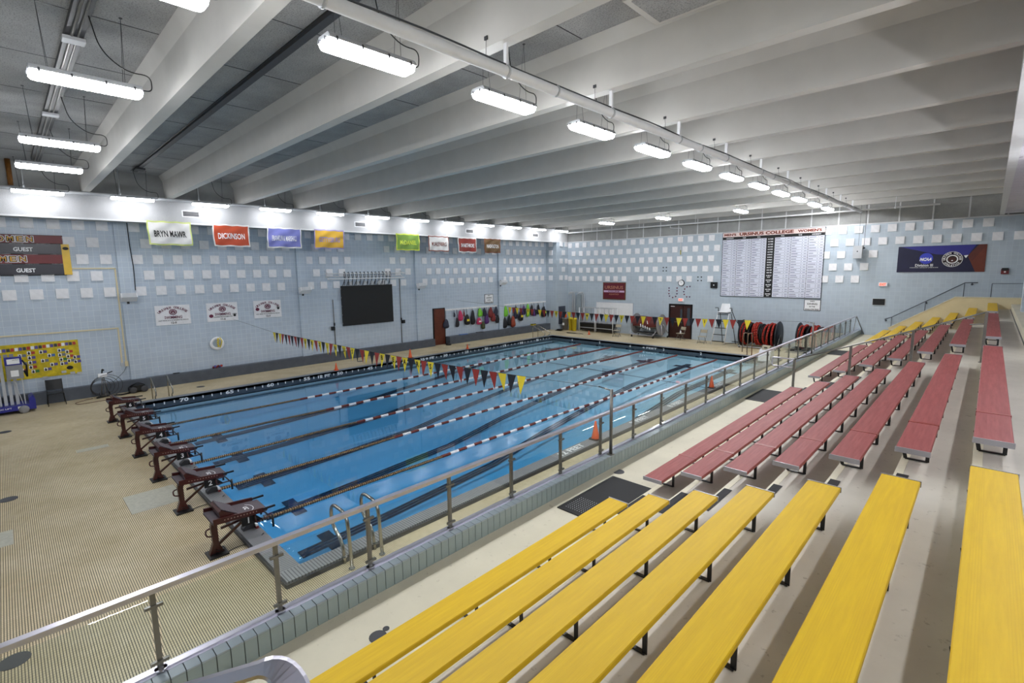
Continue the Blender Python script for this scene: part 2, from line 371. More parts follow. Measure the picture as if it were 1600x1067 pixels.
# inner slate faces and ribbed kerb tops
kb = MB(); kb.box(PX0-.06, PY0, ZW-.06, PX0, PY1, .09); kb.box(PX0, PY1, ZW-.06, PX1, PY1+.06, .09)
kb.box(PX0, PY0-.06, ZW-.06, PX1, PY0, .09); kb.box(PX1, PY0, ZW-.06, PX1+.06, PY1, .09)
kerb = struct(kb, 'trim_1', M_GFACE, 'dark slate tiled inner face of the pool edge with white distance marks')
def ktop(x0, y0, x1, y1, m, side):
    q = MB(); q.box(x0, y0, -.02, x1, y1, .1)
    return q.build('kerb_top', m, kerb)
M_KT = mat('kerb_slate_top', (112, 118, 128), .4, var=.12)
ktop(PX0-K, PY0-K, PX0, PY1+K, M_KT, 0); ktop(PX0, PY1, PX1+K, PY1+K, M_KT, 1)
ktop(PX1, PY0-K, PX1+K, PY1, M_RIBX, 2); ktop(PX0, PY0-K, PX1, PY0, M_RIBY, 3)
MB().box(PX0-K-.02, PY0-K-.02, -.02, PX0-K, PY1+K+.02, .085).box(PX1+K, PY0-K-.02, -.02, PX1+K+.03, PY1+K+.02, .07).box(PX0-K, PY0-K-.03, -.02, PX1+K, PY0-K, .07).build('kerb_skirt', M_DGREY, kerb)
mk = MB()
for i in range(1, 75):
    y = PY1 - i*PY1/75
    if i % 5 == 0: text(mk, str(i), (PX0, y, -.04), LU, ZV, ht=.15, wd=.30, bold=.03, lift=.004)
    else: rect(mk, (PX0, y, -.045), LU, ZV, .04, .1, .004)
for s_, y in (('12 FT', 7.4), ('9 FT', 13.6)): text(mk, s_, (PX0, y-.06, -.045), LU, ZV, ht=.14, wd=.62, bold=.03, lift=.006)
for i, x in enumerate(LX): text(mk, str(i+1), (x, PY1, -.045), FU, ZV, ht=.16, bold=.03, lift=.004)
text(mk, '4 FEET', (6.25, PY1, -.045), FU, ZV, wd=1.0, ht=.11, lift=.004)
for s_, y in (('12 FEET', 7.1), ('9 FEET', 10.6), ('8 FEET', 13.1), ('4 FEET', 16.8)):
    text(mk, s_, (13.36, y, .1), (0, 1, 0), (-1, 0, 0), wd=1.0, ht=.2, bold=.03, lift=.006)
mk.build('edge_marks', M_INKW, kerb)
tg = MB()
for x in LX: tg.box(x-.3, PY1-.012, ZW-.09, x-.12, PY1, ZW+.0); tg.box(x+.12, PY1-.012, ZW-.09, x+.3, PY1, ZW+.0); tg.box(x-.12, PY1-.012, ZW-.07, x+.12, PY1, ZW-.03)
tg.build('lane_target', M_LANE, basin)
# water body: closed mesh following the basin
def wz(x, y): return zfloor(x, y)-.03
wm = MB(); nx, ny = 12, 50
e = -.006
wm.grid(lambda a, b: (PX0+e+(PX1-PX0-2*e)*a, PY0+e+(PY1-PY0-2*e)*b, ZW), nx, ny, True)
wm.grid(lambda a, b: (PX1-e-(PX1-PX0-2*e)*a, PY0+e+(PY1-PY0-2*e)*b, wz(PX1-e-(PX1-PX0-2*e)*a, PY0+e+(PY1-PY0-2*e)*b)), nx, ny, True)
for (xa, ya, xb, yb, n_) in ((PX0+e, PY0+e, PX1-e, PY0+e, nx), (PX1-e, PY0+e, PX1-e, PY1-e, ny), (PX1-e, PY1-e, PX0+e, PY1-e, nx), (PX0+e, PY1-e, PX0+e, PY0+e, ny)):
    wm.grid(lambda a, b, xa=xa, ya=ya, xb=xb, yb=yb: (xa+(xb-xa)*a, ya+(yb-ya)*a, (wz(xa+(xb-xa)*a, ya+(yb-ya)*a))*(1-b)+ZW*b), n_, 1, False)
water = tag(wm.build('pool_water', M_WATER), 'clear blue water filling the six-lane swimming pool', 'water', None, 'stuff')
bmod = None
import bmesh
bmx = bmesh.new(); bmx.from_mesh(water.data); bmesh.ops.remove_doubles(bmx, verts=bmx.verts, dist=.001); bmesh.ops.recalc_face_normals(bmx, faces=bmx.faces); bmx.to_mesh(water.data); bmx.free()
# pale worn patches and drains in the deck
for x0, y0, x1, y1 in ((7.7, -1.55, 8.8, -.62), (3.0, -1.95, 3.3, -1.25), (7.8, -3.5, 8.55, -3.25)):
    MB().box(x0, y0, 0, x1, y1, .004).build('repair_patch', mat('repair_tile', (172, 170, 156), .4, var=.15, scale=14), floor)
for x, y in ((-.89, -3.32), (5.9, -3.3), (12.45, -3.3), (-3.26, 2.65), (-3.4, 10.3), (-3.3, 18.)):
    q = MB().lathe([(.16, 0), (.16, .006)], (x, y, 0), n=20).build('floor_drain', M_DGREY, floor)
# ---- left wall
wl = MB().box(XL-.3, YN, 0, XL, 27.8, ZS+.3); wall_l = struct(wl, 'wall_left', M_TL, 'pale blue tiled left wall with rows of square white acoustic panels')
for y0 in (.5, 7.8, 15.1, 22.35):
    MB().box(XL, y0, 0, XL+.12, y0+.5, ZS).build('pilaster', M_TL, wall_l)
al = MB().box(XL-.3, 27.8, 0, XS, YF+.3, ZS); struct(al, 'wall_corner', M_TF, 'blue tiled corner pier beside the far wall with louvre door')
pm = MB().box(0, -.185, -.19, .05, .185, .19); pmesh = pm.mesh('acoustic_panel', M_PANEL)
pbl = (( -5.3, .45, 0), (1.0, 7.75, 1), (8.4, 15.0, 2), (15.7, 22.3, 3), (22.95, 27.75, 4))
RZ = [6.80, 6.14, 5.48, 4.82, 4.16]
starts = {0: (-4.92, -5.25+.1), 1: (1.19, 1.54), 2: (8.48, 8.84), 3: (15.85, 16.2), 4: (23.0, 23.4)}
starts[0] = (.18-.725*7, -.17-.725*6)
for y0, y1, bay in pbl:
    for r, z in enumerate(RZ):
        y = starts[bay][r % 2]
        while y < y1-.12:
            skip = False
            if bay == 2:
                if r == 1 and 10.5 < y < 13.0: skip = True
                if r == 2 and 11.3 < y < 13.0: skip = True
                if r in (3, 4) and 10.6 < y < 12.8: skip = True
            if not skip:
                inst(pmesh, 'acoustic_panel', wall_l, (XL, y, z), scale=(1, min(1, (y1-y)/.19), 1) if y1-y < .19 else None)
            y += .722
for z, r in zip(RZ, range(5)):
    inst(pmesh, 'acoustic_panel', wall_l, (XS, 28.35 if r % 2 == 0 else 28.65, z)); 
    if r % 2 == 0: inst(pmesh, 'acoustic_panel', wall_l, (XS, 29.0, z), scale=(1, .9, 1))
    inst(pmesh, 'acoustic_panel', wall_l, (-4.32, 27.8, z), rot=(0, 0, -PI/2))
# low slate kerbs along the left wall
cb = MB().box(XL, YN, 0, -4.55, 16.3, .47); struct(cb, 'baseboard_left', M_SLATE, 'long dark slate ledge along the foot of the left wall')
cb = MB().box(XL, 17.4, 0, -4.4, 27.8, .5); struct(cb, 'baseboard_bench', M_SLATE, 'dark slate bench ledge below the hanging bags')
# soffit above the left wall
so = MB().box(XL, YN, ZS, XS, YF, 7.86); sof = struct(so, 'trim_soffit', M_SOF, 'bright white stucco soffit above the left wall')
y = -1.5-2.625*2
while y < YF: 
    MB().box(XS, y-.06, ZS, XS+.012, y+.06, 7.86).build('batten', M_TRIM, sof); y += 2.625
MB().box(XS-.02, YN, ZS-.03, XS+.03, YF, ZS+.03).build('edge_trim', M_TRIM, sof)
struct(MB().box(XL-.1, YN, 7.86, XS-.25, YF, ZSL), 'wall_upper_left', M_BAND, 'grey concrete wall strip above the soffit between the beams')
# ---- far wall
wf = MB().box(XS, YF, 0, 5.05, YF+.3, ZS).box(6.74, YF, 0, XR+.2, YF+.3, ZS).box(5.05, YF, 2.36, 6.74, YF+.3, ZS)
wall_f = struct(wf, 'wall_far', M_TF, 'pale blue tiled far wall with checkered white acoustic panels')
fb = MB().box(XS, YF+.02, ZS, XR, YF+.3, ZSL); band = struct(fb, 'wall_band', M_BAND, 'grey rough concrete band between far wall tiles and ceiling')
x = -2.27
while x < XR: MB().box(x-.03, YF, ZS, x+.03, YF+.02, ZSL-.1).build('batten', M_TRIM, band); x += 1.306
MB().box(XS, YF-.012, ZS-.03, XR, YF+.03, ZS+.03).build('edge_trim', M_TRIM, band)
RZF = [6.69, 6.04, 5.39, 4.73, 4.07]
missing = {(3, 4.49), (4, 6.95)}
for r, z in enumerate(RZF):
    x = -3.5 if r % 2 == 0 else -3.14
    lim = {0: 21.3, 1: 21.7, 2: 17.0, 3: 16.6, 4: 16.3}[r]
    while x < lim:
        ok = not (8.45 < x < 14.2)
        if any(mr == r and abs(mx-x) < .2 for mr, mx in missing):
            for dx in (-.115, .115):
                for dz in (-.115, .115): MB().lathe([(.045, 0), (.045, .012)], (x+dx, YF-.012, z+dz), 'y', 10).build('adhesive_dab', M_BLK, wall_f)
            ok = False
        if r == 4 and 1.6 < x < 2.5: ok = False
        if ok:
            o = inst(pmesh, 'acoustic_panel', wall_f, (x, YF, z), rot=(0, 0, -PI/2))
            if r == 0 and x in (-3.5, -3.5+.7095): o.data = MATS and pmesh
        x += .7095
# ---- near wall and right wall (behind the camera)
struct(MB().box(XL, YN-.2, 0, XR, YN, ZSL), 'wall_near', M_TF, 'tiled wall at the starting end, out of the picture')
struct(MB().box(XR, YN, 0, XR+.2, YF, ZSL), 'wall_right', M_TF, 'tiled wall behind the bleachers, out of the picture')
# ---- ceiling
ceil = struct(MB().box(XL-.3, YN-.2, ZSL, XR+.2, YF+.3, ZSL+.2), 'ceiling', M_SLAB, 'rough grey concrete ceiling slab carried by deep white beams')
prof = [(-.11, ZB), (.11, ZB), (.135, 8.62), (.25, ZSL), (-.25, ZSL), (-.135, 8.62)]
bmesh_ = MB().prism([(a, b) for a, b in prof], 'x', XS-.25, 20.98).mesh('ceiling_beam', M_BEAM)
BY = [-.33+2.662*k for k in range(-2, 12)]
for y in BY: inst(bmesh_, 'ceiling_beam', ceil, (0, y, 0))
# recessed joints in the slab, built as thin raised lips
for i, y in enumerate(BY[:5]):
    x = -2.4+(i % 2)*.6
    while x < 20:
        MB().box(x-.008, y+.26, ZSL-.006, x+.008, y+2.4, ZSL).build('slab_joint', M_DGREY, ceil); x += 2.45
lowc = struct(MB().box(20.98, YN, 7.02, 21.06, YF, ZSL), 'ceiling_bulkhead', M_BEAM, 'bulkhead where the beams meet the lower ceiling over the seats')
plk = MB().box(21.12, -.325, 7.03, XR, .325, 7.1).mesh('ceiling_plank', speck_mat('plank_block', (222, 218, 228), (96, 92, 100), 70, .58, .6, .85, .2, .6))
tr = MB().box(20.96, YN, 7.0, 21.12, YF, 7.08).build('edge_trim', M_TRIM, lowc)
y = YN+.33
while y < YF: inst(plk, 'ceiling_plank', lowc, (0, y, random.uniform(-.006, .006))); y += .66
struct(MB().box(21.0, YN, 7.1, XR, YF, 7.16), 'ceiling_low', M_SLAB, 'slab above the plank ceiling')
# ---- knee wall between the deck and the seats
WY0, WY1 = YN, YF
kw = struct(MB().box(15.9, WY0, 0, 16.12, WY1, 1.355), 'wall_knee', M_GROUT, 'low tiled wall carrying the glass rail in front of the bleachers')
tt = MB().box(.0, -.0545, 0, .125, .0545, .014).mesh('tile', M_CAPT); tf = MB().box(0, -.0545, 0, .012, .0545, .245).mesh('tile', M_FACT)
y = WY0+.06; far_t = MB(); far_f = MB()
while y < WY1-.05:
    if y < 7.4:
        inst(tt, 'tile', kw, (16.005, y, 1.356)); inst(tf, 'tile', kw, (16.12, y, 1.11))
    else:
        far_t.box(16.005, y-.0545, 1.356, 16.13, y+.0545, 1.37); far_f.box(16.12, y-.0545, 1.11, 16.132, y+.0545, 1.355)
    y += .117
tag(far_t.build('tile_row', M_CAPT, kw), kind='stuff'); tag(far_f.build('tile_row', M_FACT, kw), kind='stuff')
MB().box(15.88, WY0, 1.35, 16.005, WY1, 1.372).box(15.93, WY0, 1.372, 15.985, WY1, 1.392).build('rail_channel', M_RAIL, kw)
# ---- walkway and stepped seating
walk = struct(MB().box(16.12, WY0, .8, 17.9, WY1, 1.1), 'floor_walkway', M_CONC, 'cream painted concrete walkway between the knee wall and the benches')
MB().prism([(16.12, 1.1), (16.26, 1.1), (16.12, 1.13)], 'y', WY0, WY1).build('cove', M_CONC, walk)
for x, y, r in ((16.28, 4.65, .11), (16.7, -.6, .09), (16.66, -.48, .035)):
    MB().lathe([(r, 0), (r, .005)], (x, y, 1.1), n=18).build('floor_drain', M_DGREY, walk)
XN = lambda i: 17.33+.6*(i-1)
ZT = lambda i: 1.1+.2446*i
st = None
for i in range(1, 8):
    x1 = XN(i+1) if i < 7 else 21.66
    q = MB().box(XN(i), WY0, .8, x1+.05, 27.4, ZT(i))
    if i == 1: st = struct(q, 'floor_bleachers', M_TREAD, 'painted concrete steps that carry the bench rows')
    else: q.build('step', M_TREAD, st)
    MB().box(XN(i)-.004, WY0, ZT(i)-.245, XN(i)+.07, 27.4, ZT(i)+.002).build('nosing', M_NOSE, st)
MB().box(21.64, WY0, 2.5, XR, 27.4, 3.05).build('step', M_CONC, st)
MB().box(21.62, WY0, 2.81, 21.66, 27.4, 2.835).build('joint', M_DGREY, st)
# stepped parapet at the far end, stair landing behind it
pr_ = MB().prism([(17.5, 1.1), (17.5, 1.72), (19.82, 3.28), (XR, 3.31), (XR, 1.1)], 'y', 27.4, 27.52)
par = struct(pr_, 'wall_parapet', M_CREAM, 'cream sloped parapet wall at the far end of the benches')
MB().bar((17.45, 27.46, 1.70), (19.82, 27.46, 3.30), .16, .03).bar((19.80, 27.46, 3.305), (XR, 27.46, 3.325), .16, .03).build('coping', M_NOSE, par)
struct(MB().box(21.79, 22.7, 3.05, 22.6, 23.3, 7.03), 'wall_pillar', M_TL, 'blue tiled pillar at the right edge behind the top row')
# ---- doors
d = struct(MB().box(5.12, YF+.05, .02, 6.05, YF+.1, 2.27), 'door_1', M_DBROWN, 'dark brown double door in the far wall under an exit sign')
MB().box(6.07, YF+.05, .02, 6.62, YF+.1, 2.27).build('door_leaf', M_DBROWN, d)
MB().box(5.05, YF-.01, 0, 5.12, YF+.12, 2.36).box(6.66, YF-.01, 0, 6.74, YF+.12, 2.36).box(5.05, YF-.01, 2.28, 6.74, YF+.12, 2.36).build('door_frame', M_BLK, d)
MB().box(5.86, YF+.04, 1.3, 6.0, YF+.05, 2.0).box(6.35, YF+.04, .9, 6.55, YF+.05, 2.1).build('door_window', mat('dark_pane', (70, 76, 84), .15, var=.05), d)
MB().tube([(5.2, YF-.0, 1.12), (5.98, YF-.0, 1.12)], .02).box(5.96, YF-.02, 1.05, 6.02, YF+.05, 1.18).build('push_bar', M_STEEL, d)
MB().box(5.16, YF+.04, 2.16, 5.45, YF+.05, 2.2).build('door_plate', M_INKW, d)
MB().box(6.62, YF+.2, 0, 6.9, YF+.3, 2.3).box(5.0, YF+.2, 0, 6.8, YF+.3, 2.4).build('dark_recess', M_BLK, d)
d = struct(MB().box(XL+.02, 16.45, .02, XL+.07, 17.3, 2.36), 'door_2', M_BROWN, 'brown door in the left wall beside the hanging bags')
MB().box(XL, 16.38, 0, XL+.05, 16.45, 2.42).box(XL, 17.3, 0, XL+.05, 17.37, 2.42).box(XL, 16.38, 2.36, XL+.05, 17.37, 2.42).build('door_frame', M_BLK, d)
MB().lathe([(.03, 0), (.03, .05)], (XL+.07, 17.2, 1.1), 'x', 10).build('door_knob', M_STEEL, d)
d = struct(MB().box(XS, 28.05, .45, XS+.03, 28.9, 1.88), 'door_3', mat('louvre_blue', (66, 74, 90), .5, var=.08), 'dark blue grey louvred panel in the corner pier')
for k in range(14): MB().bar((XS+.045, 28.1, .52+k*.096), (XS+.045, 28.85, .52+k*.096), .05, .012, (1, 0, 1)).build('slat', M_SLATE, d)

# ================================================================== CEILING LAMPS
def make_lamp():
    t = empty('ceiling_lamp', (0, 0, 0), 'x', 'lamp')
    h = MB(); h.prism([(-.13, .0), (-.17, -.05), (-.17, -.075), (.17, -.075), (.17, -.05), (.13, .0)], 'y', -.66, .66)
    h.build('housing', M_LGREY, t)
    a = MB(); P = [(-.165, -.077), (-.15, -.13), (-.11, -.165), (.11, -.165), (.15, -.13), (.165, -.077)]
    k = len(P); vs = []
    for yy, s in ((-.67, .72), (-.64, .95), (-.6, 1), (.6, 1), (.64, .95), (.67, .72)):
        vs += [(p[0]*s, yy, -.077+(p[1]+.077)*s) for p in P]
    fs = [(i*k+j, i*k+(j+1) % k, (i+1)*k+(j+1) % k, (i+1)*k+j) for i in range(5) for j in range(k)] + [tuple(range(k)), tuple(range(5*k, 6*k))[::-1]]
    a.add(vs, fs); a.build('lens', M_LENS, t)
    c = MB()
    for yy in (-.56, -.2, .2, .56):
        for s in (-1, 1): c.box(s*.165, yy-.012, -.1, s*.182, yy+.012, -.045)
    for xx in (-.08, .08):
        for s in (-1, 1): c.box(xx-.01, s*.665, -.1, xx+.01, s*.685, -.05)
    tag(c.build('clips', M_DGREY, t), kind='stuff')
    for s in (-1, 1):
        q = MB(); q.tube([(0, s*.5, 1.02), (-.09, s*.45, 0)], .0035, 4).tube([(0, s*.5, 1.02), (.09, s*.45, 0)], .0035, 4).lathe([(.025, 1.0), (.025, 1.02)], (0, s*.5, 0), n=8)
        q.build('hanging_wire', M_DGREY, t)
    q = MB().tube(fillet([(-.02, .1, .95), (-.03, .2, .45), (.02, .5, .2), (.02, .82, .22), (.0, .82, -.02), (0, .67, -.03)], .22, 6), .009, 5)
    q.build('power_cord', M_BLK, t)
    return t
lamp0 = make_lamp(); lamp_used = False; ZL = 7.84
def lamp(x, y, label, group, rz=0):
    global lamp_used
    if not lamp_used:
        lamp0.location = (x, y, ZL); lamp0['label'] = label; lamp0['group'] = group; lamp_used = True; return lamp0
    return dup(lamp0, (x, y, ZL), rz, label, group)
for i in range(-1, 11):
    y = -.33+2.662*(i+.5)-.03
    lamp(14.5, y, '%s lit ceiling lamp from the near end of the row beside the white pipe' % ORD[i+1], 'lamps beside the white sprinkler pipe')
for i, x in enumerate((10.67, 5.79, 2.31)):
    lamp(x, -1.64, '%s lit ceiling lamp in the near bay, counted from the right' % ORD[i], 'lamps in the near bay')
for i in range(-1, 11):
    y = -.33+2.662*(i+.5)
    o = lamp(-3.12, y, '%s lit ceiling lamp from the near end of the row above the left wall' % ORD[i+1], 'lamps along the left wall')
    for c in o.children:
        if c.name.startswith('lens'):
            if i == -1: lens_w = c.data.copy(); lens_w.materials[0] = M_LENSW
            c.data = lens_w
for i, x in enumerate((2.75, 6.67, 11.1)):
    lamp(x, 24.9, '%s lit ceiling lamp from the left in the row near the far wall' % ORD[i], 'lamps near the far wall')
tl = empty('strip_lamp', (21.98, 0, 6.12), 'x', 'lamp', 'strip lamps behind the top bench')
MB().box(-.03, -.68, .05, .03, .68, .09).build('housing', M_WHITE, tl)
MB().lathe([(.02, -.66), (.05, -.64), (.05, .64), (.02, .66)], (0, 0, 0), 'y', 12).build('tube', M_TUBE, tl)
for sgn in (-1, 1): MB().tube([(0, sgn*.5, .09), (0, sgn*.5, .9)], .006, 5).build('hanger', M_DGREY, tl)
for i in range(-1, 5):
    o = tl if i == -1 else dup(tl, (0, 0, 0))
    o.location = (21.98, -.33+2.662*(i+.5), 6.12); o['label'] = '%s strip lamp from the near end, hung behind the top bench' % ORD[i+1]

# ================================================================== PIPES UNDER THE CEILING
def hanger_ring(mb, c, r, axis): return mb.lathe([(r, -.018), (r, .018)], c, axis, 12)
t = empty('sprinkler_pipe', (15.8, 0, 7.6), 'large white sprinkler pipe hung under the beams beside the lamps', 'pipe')
def rel(o, mb): return mb.move((-o.location.x, -o.location.y, -o.location.z))
rel(t, MB().lathe([(.075, YN), (.075, 28.55)], (15.8, 0, 7.56), 'y', 16)).build('pipe', M_WHITE, t)
for k, y in enumerate(BY):
    if y > 28.3: continue
    rel(t, MB().box(15.77, y-.02, 7.62, 15.83, y+.02, ZB)).build('hanger_rod', M_WHITE, t)
    rel(t, hanger_ring(MB(), (15.8, y, 7.56), .09, 'y')).build('pipe_ring', M_LGREY, t)
    if k % 2: rel(t, hanger_ring(MB(), (15.8, y+1.1, 7.56), .088, 'y')).build('pipe_ring', M_LGREY, t)
cbl = [(15.82+.012*math.sin(y*2.1), y, 7.648+.012*math.sin(y*1.3)) for y in [YN+.3+i*.6 for i in range(int((28.2-YN)/.6))]]
rel(t, MB().tube(cbl, .013, 5)).build('black_cable', M_BLK, t)
for k, y in enumerate(BY):
    if y > 28: continue
    q = MB().box(15.5, y-.13, 8.02, 15.56, y-.11, 8.07).tube([(15.53, y-.12, 8.04), (15.6, y-.2, 7.68)], .004, 4)
    rel(t, q).build('anchor_clip', M_DGREY, t)
t = empty('far_pipe', (0, 28.6, 7.6), 'thin white pipe running along the top of the far wall', 'pipe')
rel(t, MB().lathe([(.045, -3.4), (.045, 18.9)], (0, 28.6, 7.64), 'x', 12)).build('pipe', M_WHITE, t)
for x in (-1.0, 3.0, 7.0, 11.0, 14.3, 17.2): rel(t, MB().tube([(x, 28.6, 7.64), (x, 28.6, ZSL)], .012, 6).lathe([(.06, -.03), (.06, .03)], (x, 28.6, 7.64), 'x', 12)).build('hanger_rod', M_WHITE, t)
rel(t, MB().tube(fillet([(5.3, 28.6, 7.62), (5.3, 28.6, 7.45), (5.3, 29.05, 7.45), (5.86, 29.05, 7.42), (5.86, 29.05, 6.0)], .05), .022, 8)).build('drop_pipe', M_WHITE, t)
rel(t, MB().lathe([(.03, 0), (.03, .3)], (5.86, 29.05, 5.68), n=8)).build('drop_end', mat('brass_yellow', (196, 180, 60), .4, .4), t)
t = empty('left_pipe', (-3.5, 0, 7.85), 'grey white pipe along the top of the soffit above the left wall', 'pipe')
rel(t, MB().lathe([(.06, YN), (.06, 28.2)], (-3.5, 0, 7.86), 'y', 12)).build('pipe', M_LGREY, t)
for k, y in enumerate(BY):
    if y > 27: continue
    rel(t, MB().tube([(-3.5, y+1.0, 7.86), (-3.5, y+1.0, ZSL)], .02, 6).lathe([(.05, -.05), (.03, .12)], (-3.5, y+1.0, 7.9), n=10)).build('hanger_rod', M_LGREY, t)
# conduits in the first bays
t = empty('ceiling_conduit', (0, -1.6, 8.8), 'dark metal conduit trough with boxes in the nearest ceiling bay', 'conduit')
rel(t, MB().box(-2.9, -1.74, 8.76, 20.9, -1.5, 8.85)).build('trough', M_DGREY, t)
rel(t, MB().tube([(-2.9, -1.66, 8.74), (20.9, -1.66, 8.74)], .022, 6).tube([(-2.9, -1.58, 8.745), (20.9, -1.58, 8.745)], .014, 6)).build('conduit', M_POST, t)
for x in (9.6, 4.2, 1.2): rel(t, MB().box(x-.12, -1.78, 8.68, x+.12, -1.48, 8.73)).build('junction_box', M_LGREY, t)
t = empty('ceiling_conduit', (0, 1.15, 8.8), 'dark metal conduit in the second ceiling bay, ending in a junction', 'conduit')
rel(t, MB().box(-3.2, 1.1, 8.78, 15.2, 1.24, 8.85)).build('trough', M_DGREY, t)
rel(t, MB().tube([(-3.0, 1.02, 8.78), (15.2, 1.02, 8.78)], .012, 6)).build('conduit', M_BLK, t)
rel(t, MB().box(-2.4, 1.0, 8.7, -2.0, 1.3, 8.76)).build('junction_box', M_DGREY, t)
o = empty('rust_pipe', (-3.68, -2.3, 8.38), 'short rusty brown pipe rising to the ceiling at the upper left', 'pipe')
MB().lathe([(.07, -.4), (.075, .5)], (0, 0, 0), n=12).build('pipe', mat('rust', (130, 84, 30), .6, .3, var=.4, scale=9), o)
MB().box(-.05, -.3, .5, .05, .1, .54).build('bracket', M_BLK, o)
o = empty('ceiling_hatch', (17.4, 4.2, 8.6), 'pale boxed ceiling duct between beams at the top of the picture', 'duct')
MB().box(-.6, -.5, -.02, 2.6, .5, .24).build('box', M_BEAM, o); MB().box(-.5, -.42, -.03, 2.5, .42, -.02).build('grille', M_SLAB, o)

# ================================================================== GLASS RAIL
rt = empty('glass_railing', (15.96, 0, 1.37), 'long glass and aluminium guard rail between pool deck and bleachers', 'railing')
rail_y0 = YN+.1
PYs = [-2.29, -1.27, -.24, .96, 2.15, 3.34, 4.53, 5.71, 6.89, 8.10, 9.28, 10.48]
PYs = [-2.29-1.19*3, -2.29-1.19*2, -2.29-1.19]+PYs+[10.48+1.19*k for k in range(1, 15)]
zt = 2.14
rp = MB().box(-.02, -.02, .01, .02, .02, zt-1.37-.02).mesh('post', M_POST)
clip = MB().cbox(.0, 0, 0, .03, .13, .025).mesh('glass_clamp', M_POST)
for y in PYs:
    p = inst(rp, 'post', rt, (0, y, 0)); inst(clip, 'glass_clamp', p, (.02, 0, .1)); inst(clip, 'glass_clamp', p, (.02, 0, .62))
    MB().lathe([(.05, 0), (.05, .012)], (0, 0, .01), n=14).build('post_foot', M_RAIL, p)
for a, b in zip(PYs, PYs[1:]):
    MB().box(-.005, a+.035, .05, .005, b-.035, .68).build('glass_pane', M_GLASS, rt)
rel(rt, MB().box(15.925, PYs[0], zt-.03, 15.995, 28.6, zt+.015)).build('top_rail', M_RAIL, rt)
q = MB().tube([(15.96, 28.6, zt), (16.25, 29.2, 1.12)], .02, 8).tube([(15.96, 28.6, zt), (15.96, 28.1, 1.4)], .015, 8)
rel(rt, q).build('end_brace', M_POST, rt)
# ================================================================== LINE POLES, PENNANT LINES
def pole(y, label):
    o = empty('pennant_pole', (16.08, y, 1.372), label, 'pole', 'poles for the backstroke pennants')
    MB().lathe([(.03, 0), (.03, 1.24)], n=12).build('pole', M_POST, o)
    MB().lathe([(.07, 0), (.07, .012)], n=14).build('foot', M_POST, o)
    MB().tube([(0, 0, 1.22), (-.28, 0, 1.25)], .014, 8).build('arm', M_STEEL, o)
pole(4.7, 'tall steel pole on the knee wall holding the near pennant line')
pole(19.1, 'tall steel pole on the knee wall holding the far pennant line')
def pennants(name, y, x0, x1, seq, label, zs, wire_left, ye):
    o = empty(name, ((x0+x1)/2, y, 2.4), label, 'pennants', 'backstroke pennant lines')
    n = len(seq); dx = (x1-x0)/n
    def z(x): return zs(x)
    pts = [(XL, y, z(x0)+.25)] if wire_left else []
    pts += [(x0+(x1-x0)*i/24, y, z(x0+(x1-x0)*i/24)) for i in range(25)] + [(15.81, ye, 2.62)]
    rel(o, MB().tube(pts, .005, 4)).build('line', M_DGREY, o)
    for i, s in enumerate(seq):
        x = x0+dx*(i+.5); zz = z(x); hw = dx*.44; tw = random.uniform(-.04, .04); ln = .40
        m = {'Y': M_FY, 'R': M_FR, 'K': M_FK}[s[0]]
        P0 = Vector((x-hw, y, z(x-hw))); P1 = Vector((x+hw, y, z(x+hw))); P2 = Vector((x+tw*.4, y+tw, zz-ln)); d = Vector((0, .004, 0))
        q = MB(); q.add([P0-d, P1-d, P2-d, P0+d, P1+d, P2+d], [(0, 2, 1), (3, 4, 5), (0, 1, 4, 3), (1, 2, 5, 4), (2, 0, 3, 5)])
        f = rel(o, q).build('pennant', m, o)
        if len(s) > 1:
            l_ = rel(o, text(MB(), s[1], (x, y-.006+tw*.25, zz-.115), FU, ZV, ht=.14, bold=.03, lift=.004)); l_.build('letter', M_INK, f)
            l_ = rel(o, text(MB(), s[1], (x, y+.006+tw*.25, zz-.115), (-1, 0, 0), ZV, ht=.14, bold=.03, lift=.004)); l_.build('letter', M_INK, f)
s1 = 'Y K Y R K R K R K R YU K YR R YS K YI R YN K YU R YS K R Y K R YB K YE R YA K YR R YS K R K R K R K R Y K Y'.split()
z1 = lambda x: 2.47 + .0025*(x-6.5)**2*.9 - .02 if x > 6.5 else 2.45 + .0007*(x-6.5)**2*0
pennants('pennant_line', 4.6, .12, 14.06, s1, 'near string of yellow, red and black pennants lettered URSINUS BEARS', z1, True, 4.7)
base = 'Y K R Y K R Y1 R K R Y K R Y2 K R Y K R K Y3 K R Y K R K Y4 R K R Y K R Y5 R K R Y K R Y6 K R Y R Y'.split()
base = base[::-1]
z2 = lambda x: 2.50 + .0022*(x-6.5)**2
pennants('pennant_line', 18.45, .0, 14.0, base, 'far string of pennants numbered one to six above the shallow end', z2, True, 19.1)

